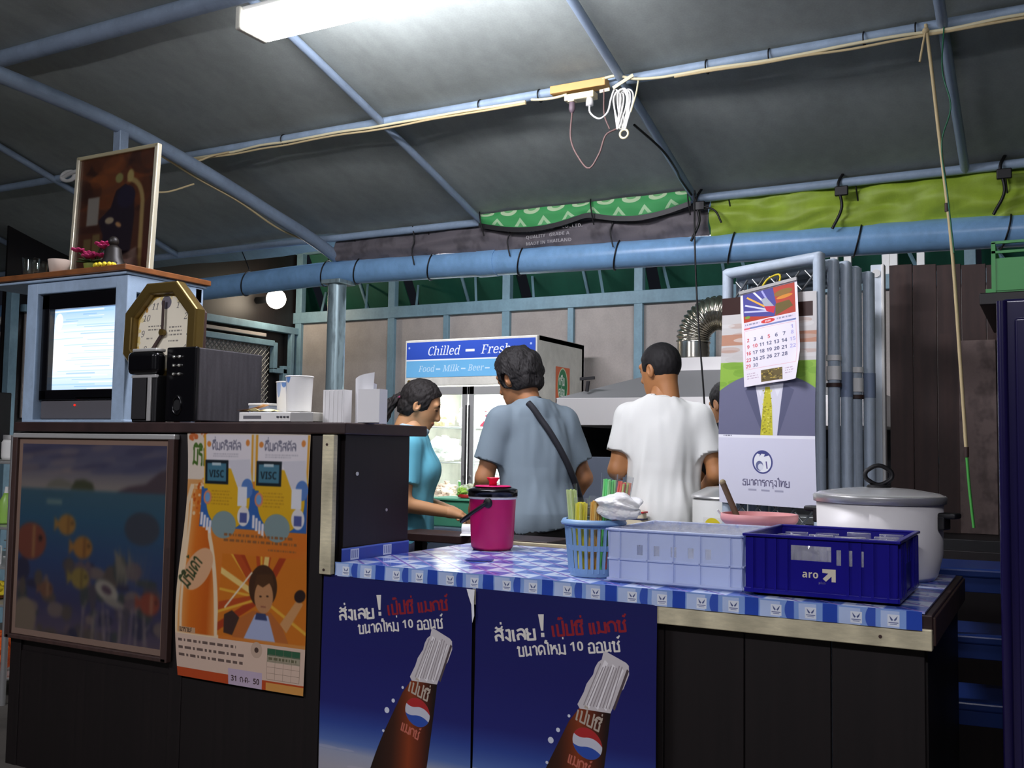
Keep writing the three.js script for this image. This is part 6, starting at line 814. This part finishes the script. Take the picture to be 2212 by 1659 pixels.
const ell = (x, y, z, c, r) => { const a = (x - c[0]) / r[0], b = (y - c[1]) / r[1], d = (z - c[2]) / r[2], k0 = Math.hypot(a, b, d), k1 = Math.hypot(a / r[0], b / r[1], d / r[2]); return k1 < 1e-6 ? -Math.min(...r) : k0 * (k0 - 1) / k1; };
const box = (x, y, z, lo, hi, m) => x > lo[0] - m && x < hi[0] + m && y > lo[1] - m && y < hi[1] + m && z > lo[2] - m && z < hi[2] + m; void box;
const skinTone = (c) => mat(c, 0.55);
/* One person. Local frame: +x is the person's left, +y up, +z where the chest points, the origin between the feet.
   o: shoulderL/R, elbowL/R, handL/R as points; lean = forward shift of the shoulders; headTurn, headTilt in radians; s = scale of the whole figure */
function person(label, at, bearing, o) {
  const t = thing('person', label, 'person', at, Math.PI - bearing); t.scale.setScalar(o.s ?? 1);
  const neck = o.neck ?? [0, 1.43, 0.0], hd = o.head ?? [0, 1.565, 0.03], lean = o.lean ?? 0, girth = o.girth ?? 1;
  const sh = { L: [0.168 * girth, 1.352, lean], R: [-0.168 * girth, 1.352, lean] };
  const torso = (x, y, z, g) => {
    const zz = z - lean * Math.max(0, Math.min(1, (y - 0.95) / 0.42));
    let d = ell(x, y, zz, [0, 1.245, 0], [0.168 * girth + g, 0.215 + g, 0.112 * girth + g]); d = smin(d, ell(x, y, zz, [0, 1.05, 0.006], [0.150 * girth + g, 0.19 + g, 0.108 * girth + g]), 0.09); d = smin(d, ell(x, y, zz, [0, 0.90, -0.008], [0.165 * girth + g, 0.135 + g, 0.12 * girth + g]), 0.09);
    for (const s of [1, -1]) d = smin(d, cap(x, y, zz, [s * 0.02, 1.398, -0.012], [s * 0.145 * girth, 1.345, 0], 0.05 + g, 0.052 + g), 0.05); if (o.bust) d = smin(d, ell(x, y, zz, [0, 1.225, 0.085], [0.125 + g, 0.075 + g, 0.07 + g]), 0.06);
    return d;
  };
  const A = {}; for (const k of ['L', 'R']) A[k] = [sh[k], o['elbow' + k], o['hand' + k]];
  const arm = (x, y, z, k, g) => smin(cap(x, y, z, A[k][0], A[k][1], 0.049 + g, 0.039 + g * 0.9), cap(x, y, z, A[k][1], A[k][2], 0.040 + g, 0.026 + g), 0.02);
  const leg = (x, y, z, g) => { let d = 9; for (const s of [1, -1]) { const hip = [s * 0.085, 0.86, 0], knee = [s * 0.095, 0.47, 0.02], ank = [s * 0.1, 0.085, -0.02]; d = Math.min(d, smin(cap(x, y, z, hip, knee, 0.092 + g, 0.06 + g), cap(x, y, z, knee, ank, 0.058 + g, 0.04 + g * 1.3), 0.03)); } return d; };
  // skin: trunk, limbs and feet, then head and hands on finer grids, all one mesh
  const feet = (x, y, z) => Math.min(...[1, -1].map((s) => cap(x, y, z, [s * 0.1, 0.04, -0.04], [s * 0.115, 0.03, 0.13], 0.042, 0.034)));
  const bodyF = (x, y, z) => { let d = torso(x, y, z, -0.004); d = smin(d, leg(x, y, z, -0.004), 0.03); d = smin(d, arm(x, y, z, 'L', 0), 0.035); d = smin(d, arm(x, y, z, 'R', 0), 0.035); d = smin(d, cap(x, y, z, [0, 1.39, lean - 0.01], [neck[0] * 0.5 + hd[0] * 0.5, hd[1] - 0.07, (neck[2] + hd[2]) * 0.5 + lean * 0.4], 0.058, 0.05), 0.03); d = smin(d, feet(x, y, z), 0.03); return d; };
  const pts = [sh.L, sh.R, ...A.L, ...A.R], lo = [0, 1, 2].map((k) => Math.min(...pts.map((p) => p[k]), k === 1 ? -0.02 : -0.2) - 0.07), hi = [0, 1, 2].map((k) => Math.max(...pts.map((p) => p[k]), [0.2, hd[1], 0.2][k]) + 0.07);
  const skin = [net(bodyF, lo, hi, 0.0125)];
  const Q = new THREE.Matrix4().makeRotationFromEuler(new THREE.Euler(o.headTilt ?? 0, o.headTurn ?? 0, o.headRoll ?? 0, 'YXZ')).setPosition(...hd);
  const headF = (x, y, z) => {   // head frame: +z is the face
    let d = ell(x, y, z, [0, 0.03, -0.008], [0.076, 0.092, 0.096]); d = smin(d, ell(x, y, z, [0, -0.035, 0.03], [0.058, 0.078, 0.062]), 0.04); d = smin(d, ell(x, y, z, [0, -0.085, 0.062], [0.028, 0.026, 0.026]), 0.03);
    d = smin(d, cap(x, y, z, [0, 0.012, 0.09], [0, -0.026, 0.106], 0.009, 0.014), 0.018); d = smin(d, ell(x, y, z, [0, -0.056, 0.088], [0.024, 0.007, 0.012]), 0.006); d = smin(d, ell(x, y, z, [0, -0.066, 0.086], [0.02, 0.007, 0.011]), 0.006); d = smin(d, cap(x, y, z, [-0.04, 0.035, 0.078], [0.04, 0.035, 0.078], 0.012, 0.012), 0.015);
    for (const s of [1, -1]) { d = Math.max(d, -ell(x, y, z, [s * 0.031, 0.014, 0.096], [0.017, 0.011, 0.012])); d = smin(d, ell(x, y, z, [s * 0.031, 0.013, 0.080], [0.013, 0.011, 0.012]), 0.004); const ear = Math.max(ell(x, y, z, [s * 0.078, -0.002, -0.008], [0.012, 0.033, 0.02]), -ell(x, y, z, [s * 0.09, 0.0, -0.004], [0.008, 0.02, 0.011])); d = smin(d, ear, 0.008); }
    d = smin(d, cap(x, y, z, [0, -0.05, -0.03], [0, -0.13, -0.035], 0.053, 0.05), 0.03); return d;
  };
  const headG = net(headF, [-0.12, -0.15, -0.13], [0.12, 0.14, 0.14], 0.0045), hp = headG.attributes.position, col = new Float32Array(hp.count * 3).fill(1);
  for (let i = 0; i < hp.count; i++) { const x = hp.getX(i), y = hp.getY(i), z = hp.getZ(i), ax = Math.abs(x); let c = [1, 1, 1]; if (z > 0.06 && Math.abs(y + 0.061) < 0.011 && ax < 0.024) c = [0.82, 0.52, 0.5]; if (z > 0.05 && Math.abs(ax - 0.031) < 0.013 && Math.abs(y - 0.012) < 0.006) c = [0.12, 0.09, 0.08]; if (z > 0.05 && ax > 0.014 && ax < 0.048 && Math.abs(y - 0.038 + ax * 0.05) < 0.005) c = [0.14, 0.1, 0.08]; col.set(c, i * 3); }
  headG.setAttribute('color', new THREE.BufferAttribute(col, 3)); headG.applyMatrix4(Q);
  for (const k of ['L', 'R']) {   // a relaxed hand: palm, four curled fingers of unequal length, thumb from the side of the palm
    const w = V(...A[k][2]), dir = V(...A[k][2]).sub(V(...A[k][1])).normalize(), side = V(...(o['palm' + k] ?? [0, -1, 0])), nrm = side.clone().addScaledVector(dir, -side.dot(dir)).normalize(), across = new THREE.Vector3().crossVectors(dir, nrm).multiplyScalar(k === 'L' ? 1 : -1);
    const H = (a, b, c) => w.clone().addScaledVector(dir, a).addScaledVector(across, b).addScaledVector(nrm, c).toArray(), bones = [[H(-0.02, 0, 0), H(0.04, -0.018, 0), 0.024, 0.017], [H(0, 0, 0), H(0.045, 0, 0), 0.024, 0.019], [H(-0.02, 0, 0), H(0.04, 0.02, 0), 0.022, 0.016]], tips = [];
    [[-0.030, 0.070], [-0.010, 0.082], [0.011, 0.076], [0.030, 0.058]].forEach(([b, L]) => { const p0 = H(0.055, b * 0.9, 0.0), p1 = H(0.055 + L * 0.42, b, 0.016), p2 = H(0.055 + L * 0.62, b, 0.038), p3 = H(0.055 + L * 0.60, b, 0.058); tips.push([p0, p1, 0.0092, 0.0086], [p1, p2, 0.0086, 0.008], [p2, p3, 0.008, 0.0068]); });
    const th = [H(0.005, -0.024, 0.006), H(0.04, -0.046, 0.02), H(0.066, -0.044, 0.036)]; tips.push([th[0], th[1], 0.013, 0.0105], [th[1], th[2], 0.0105, 0.008]);
    const all = [...bones, ...tips].flatMap((q) => [q[0], q[1]]), l2 = [0, 1, 2].map((c) => Math.min(...all.map((p) => p[c])) - 0.03), h2 = [0, 1, 2].map((c) => Math.max(...all.map((p) => p[c])) + 0.03);
    skin.push(net((x, y, z) => { let d = 9; for (const q of bones) d = smin(d, cap(x, y, z, ...q), 0.014); let e = 9; for (const q of tips) e = Math.min(e, cap(x, y, z, ...q)); return smin(d, e, 0.006); }, l2, h2, 0.0045));
  }
  for (const g of skin) g.setAttribute('color', new THREE.BufferAttribute(new Float32Array(g.attributes.position.count * 3).fill(1), 3));
  const bodyG = mergeGeometries([...skin, headG].map((g) => { const q = g.toNonIndexed(); return q; }));
  const sm = skinTone(o.skin ?? 0xc08a63); sm.vertexColors = true; part('body', bodyG, sm, t);
  // hair
  const cut = o.hairCut, fq = cut.f ?? 1, hairF = (x, y, z) => { const base = Math.min(ell(x, y, z, [0, 0.036, -0.012], [0.083 + cut.t, 0.098 + cut.t, 0.102 + cut.t]), cut.nape ? ell(x, y, z, [0, -0.02, -0.045], [0.07 + cut.t * 0.6, 0.075, 0.062 + cut.t * 0.6]) : 9); let d = base - cut.rough * (n3(x * 42 * fq, y * 26 * fq, z * 42 * fq) * 0.7 + n3(x * 110, y * 40, z * 110) * 0.3) - cut.rough * 0.5; const face = z - cut.front - (y > 0.05 ? (y - 0.05) * 0.9 : 0) + Math.max(0, Math.abs(x) - 0.055) * -0.2; d = Math.max(d, face); d = Math.max(d, (cut.low - y) + (z > -0.03 ? (z + 0.03) * cut.rise : 0)); if (cut.ears) for (const s of [1, -1]) d = Math.max(d, -ell(x, y, z, [s * 0.085, -0.01, 0.0], [0.03, 0.04, 0.026])); return d; };
  const hairG = net(hairF, [-0.13, -0.13, -0.16], [0.13, 0.17, 0.14], 0.0055).applyMatrix4(Q), hm = mat(o.hair ?? 0x14100f, 0.75); const list = [hairG];
  if (cut.tail) list.push(net((x, y, z) => Math.min(cap(x, y, z, [0, 0.01, -0.11], [0, -0.06, -0.15], 0.022, 0.034), cap(x, y, z, [0, -0.06, -0.15], [0, -0.15, -0.135], 0.034, 0.012)) - 0.006 * n3(x * 60, y * 20, z * 60), [-0.08, -0.2, -0.22], [0.08, 0.07, -0.05], 0.0055).applyMatrix4(Q));
  part('hair', join(list), hm, t); if (cut.tail) part('hair_band', new THREE.TorusGeometry(0.02, 0.006, 8, 18).rotateX(0.5).translate(0, 0.005, -0.112).applyMatrix4(Q), mat(0x8a3a5a, 0.6), t);
  // shirt: trunk and sleeves, open at neck, cuffs and hem
  const hem = o.hem ?? 0.86, sl = o.sleeve ?? 0.62, cuff = {}; for (const k of ['L', 'R']) cuff[k] = A[k][0].map((v, i) => v + (A[k][1][i] - v) * sl);
  const nd = V(0, 0, 0);
  const shirtF = (x, y, z) => {
    const low = Math.max(0, 1.15 - y), g = 0.011 + 0.05 * low * (o.loose ?? 1), w1 = 0.006 * n3(x * 6 + 3, y * 2.2, z * 6) + 0.005 * Math.sin(x * 34 + 2.5 * n3(x * 3, y * 2, z * 3)) * Math.min(1, low * 4) + 0.0028 * n3(x * 15, y * 2.6 + x * 4, z * 15);
    let d = torso(x, y, z, g) - w1 * (o.folds ?? 1);
    for (const k of ['L', 'R']) { const q = A[k][0], c = cuff[k]; let s = cap(x, y, z, q, c, 0.064, 0.06 + 0.008 * (o.loose ?? 1)) - w1 * 0.7; const dx = c[0] - q[0], dy = c[1] - q[1], dz = c[2] - q[2], L = Math.hypot(dx, dy, dz); s = Math.max(s, ((x - c[0]) * dx + (y - c[1]) * dy + (z - c[2]) * dz) / L); d = smin(d, s, 0.045); }
    d = Math.max(d, (hem + (o.hemTilt ?? 0) * x) - y); d = Math.max(d, -cap(x, y, z, [0, 1.445, lean + 0.012], [0, 1.6, lean + 0.045], 0.069, 0.09)); return d;
  }; void nd;
  part('shirt', net(shirtF, lo.map((v, k) => (k === 1 ? hem - 0.06 : v - 0.03)), hi.map((v, k) => (k === 1 ? 1.48 : v + 0.03)), 0.0105), mat(o.shirt, 0.85), t, o.shirtLabel);
  if (o.collar) part('collar', new THREE.TorusGeometry(0.068, o.polo ? 0.015 : 0.011, 10, 36).scale(1, 1, o.polo ? 1.2 : 1).rotateX(Math.PI / 2 + 0.18).translate(0, 1.436, lean + 0.012), mat(o.collar, 0.85), t);
  // trousers
  part('trousers', net((x, y, z) => { const low = Math.max(0, 1 - y); let d = smin(leg(x, y, z, 0.012 + 0.012 * low), ell(x, y, z, [0, 0.90, -0.008], [0.165 * girth + 0.009, 0.135, 0.12 * girth + 0.009]), 0.06) - 0.004 * n3(x * 12, y * 6, z * 12); d = Math.max(d, y - (o.waist ?? 0.985)); return Math.max(d, 0.075 - y); }, [-0.27, 0.05, -0.22], [0.27, 1.05, 0.22], 0.0125), withMap(mat(o.trousers, 0.85), mottle, 5), t);
  const shoe = mat(0x1a1718, 0.6); for (const s of [1, -1]) part('shoe', net((x, y, z) => Math.max(cap(x, y, z, [s * 0.1, 0.045, -0.045], [s * 0.115, 0.032, 0.135], 0.052, 0.042), -y), [s * 0.11 - 0.09, -0.015, -0.13], [s * 0.11 + 0.09, 0.12, 0.21], 0.011), shoe, t);
  return { t, torso, lean };
}
const DEG = Math.PI / 180;
person('woman in a teal polo shirt with a ponytail looking down', [-2.55, 0, -3.69], 62 * DEG, {
  s: 0.888, girth: 0.98, lean: 0.03, head: [0, 1.55, 0.075], neck: [0, 1.43, 0.02], headTilt: 0.38, bust: true, skin: 0xc89468, hair: 0x17110f, hairCut: { t: 0.003, rough: 0.004, nape: true, front: 0.045, low: -0.07, rise: 0.5, tail: true },
  elbowR: [-0.20, 1.07, 0.02], handR: [-0.15, 1.03, 0.25], elbowL: [0.22, 1.09, 0.0], handL: [0.12, 1.02, 0.24], palmR: [0.3, -1, 0], palmL: [-0.3, -1, 0], shirt: 0x6cc0d6, hem: 0.87, sleeve: 0.66, loose: 1.1, trousers: 0x4a5068, collar: 0xb9cfdc, polo: true, waist: 0.96 });
{
  const p = person('man in a grey-blue T-shirt with a dark strap across his back', [-1.955, 0, -3.86], -58 * DEG, {
    s: 0.97, girth: 1.0, lean: 0.07, head: [0.05, 1.545, 0.125], neck: [0.02, 1.44, 0.06], headTilt: 0.30, headTurn: 0.35, skin: 0xa8734c, hair: 0x120e0e, hairCut: { t: 0.017, rough: 0.008, nape: true, front: 0.04, low: -0.065, rise: 0.5, ears: true, f: 0.45 },
    elbowL: [0.235, 1.10, 0.09], handL: [0.17, 0.98, 0.30], elbowR: [-0.25, 1.10, 0.03], handR: [-0.24, 0.90, 0.20], palmL: [-0.5, -0.5, 0], palmR: [0.6, -0.2, 0], shirt: 0x76858f, collar: 0x6e7d88, hem: 0.885, hemTilt: -0.15, sleeve: 0.72, loose: 1.3, trousers: 0x1d1c1b, waist: 0.99, folds: 1.3 });
  const pts = []; for (let k = 0; k <= 26; k++) { const a = k / 26, x = 0.075 - 0.265 * a, y = 1.435 - 0.45 * a, lo = -0.35, hi = 0.02; let u = lo, v = hi; for (let i = 0; i < 26; i++) { const m = (u + v) / 2; p.torso(x, y, m, 0.024 + 0.06 * Math.max(0, 1.15 - y)) < 0 ? (v = m) : (u = m); } pts.push([x, y, u]); }
  part('strap', tube(pts, 0.014, 8, 2), mat(0x23242a, 0.8), p.t, 'dark shoulder strap');
}
{
  const p = person('man in a white T-shirt seen from behind under the cooker hood', [-1.60, 0, -4.41], -15 * DEG, {
    s: 0.995, girth: 1.0, lean: 0.02, head: [0.02, 1.575, 0.045], neck: [0, 1.44, 0.01], headTilt: 0.16, headTurn: 0.95, skin: 0xb47b4d, hair: 0x141112, hairCut: { t: 0.0015, rough: 0.0015, nape: false, front: 0.05, low: -0.045, rise: 0.6, ears: true },
    elbowL: [0.215, 1.105, -0.01], handL: [0.255, 1.10, 0.22], elbowR: [-0.245, 1.10, -0.01], handR: [-0.16, 0.99, 0.2], palmL: [-0.7, -0.5, 0], palmR: [0.6, -0.5, 0], shirt: 0xe6e7e2, collar: 0xdedfda, hem: 0.80, hemTilt: 0.0, sleeve: 0.66, loose: 1.25, folds: 1.3, trousers: 0x2a2430, waist: 0.95 });
  void p; const c = thing('white_napkin', 'white cloth held in the hand of the white-shirted man', 'cloth', [-1.82, 1.095, -4.64]); part('cloth', lump(0.035, 1.2, 0.6, 0.8, 21), M.paper, c);
  const w = part('waist_pouch', bx(0.13, 0.10, 0.05, 0, 0, 0, 0.018), mat(0xd8cdb0, 0.7), p.t, 'cream waist pouch with stripes'); w.position.set(0.12, 0.885, -0.185); w.rotation.y = -0.3; part('stripe', bx(0.132, 0.008, 0.052, 0, 0.04, 0, 0.002), M.red, w); part('stripe', bx(0.132, 0.008, 0.052, 0, 0.01, 0, 0.002), mat(0x2a2a4a, 0.6), w); part('stripe', bx(0.132, 0.008, 0.052, 0, -0.02, 0, 0.002), M.black, w);
}
person('cook in a black shirt half hidden behind the bank poster', [-1.42, 0, -4.95], -50 * DEG, {
  s: 0.92, girth: 1.0, lean: 0.05, head: [0, 1.555, 0.075], neck: [0, 1.43, 0.03], headTilt: 0.3, headTurn: 0.1, skin: 0xb8835a, hair: 0x121010, hairCut: { t: 0.003, rough: 0.003, nape: true, front: 0.04, low: -0.05, rise: 0.5, ears: true },
  elbowL: [0.22, 1.1, 0.05], handL: [0.12, 1.0, 0.28], elbowR: [-0.22, 1.1, 0.05], handR: [-0.12, 1.0, 0.28], shirt: 0x1a1b20, hem: 0.84, sleeve: 0.62, trousers: 0x22242c, waist: 0.95 });

shadows(scene);
renderer.render(scene, camera);
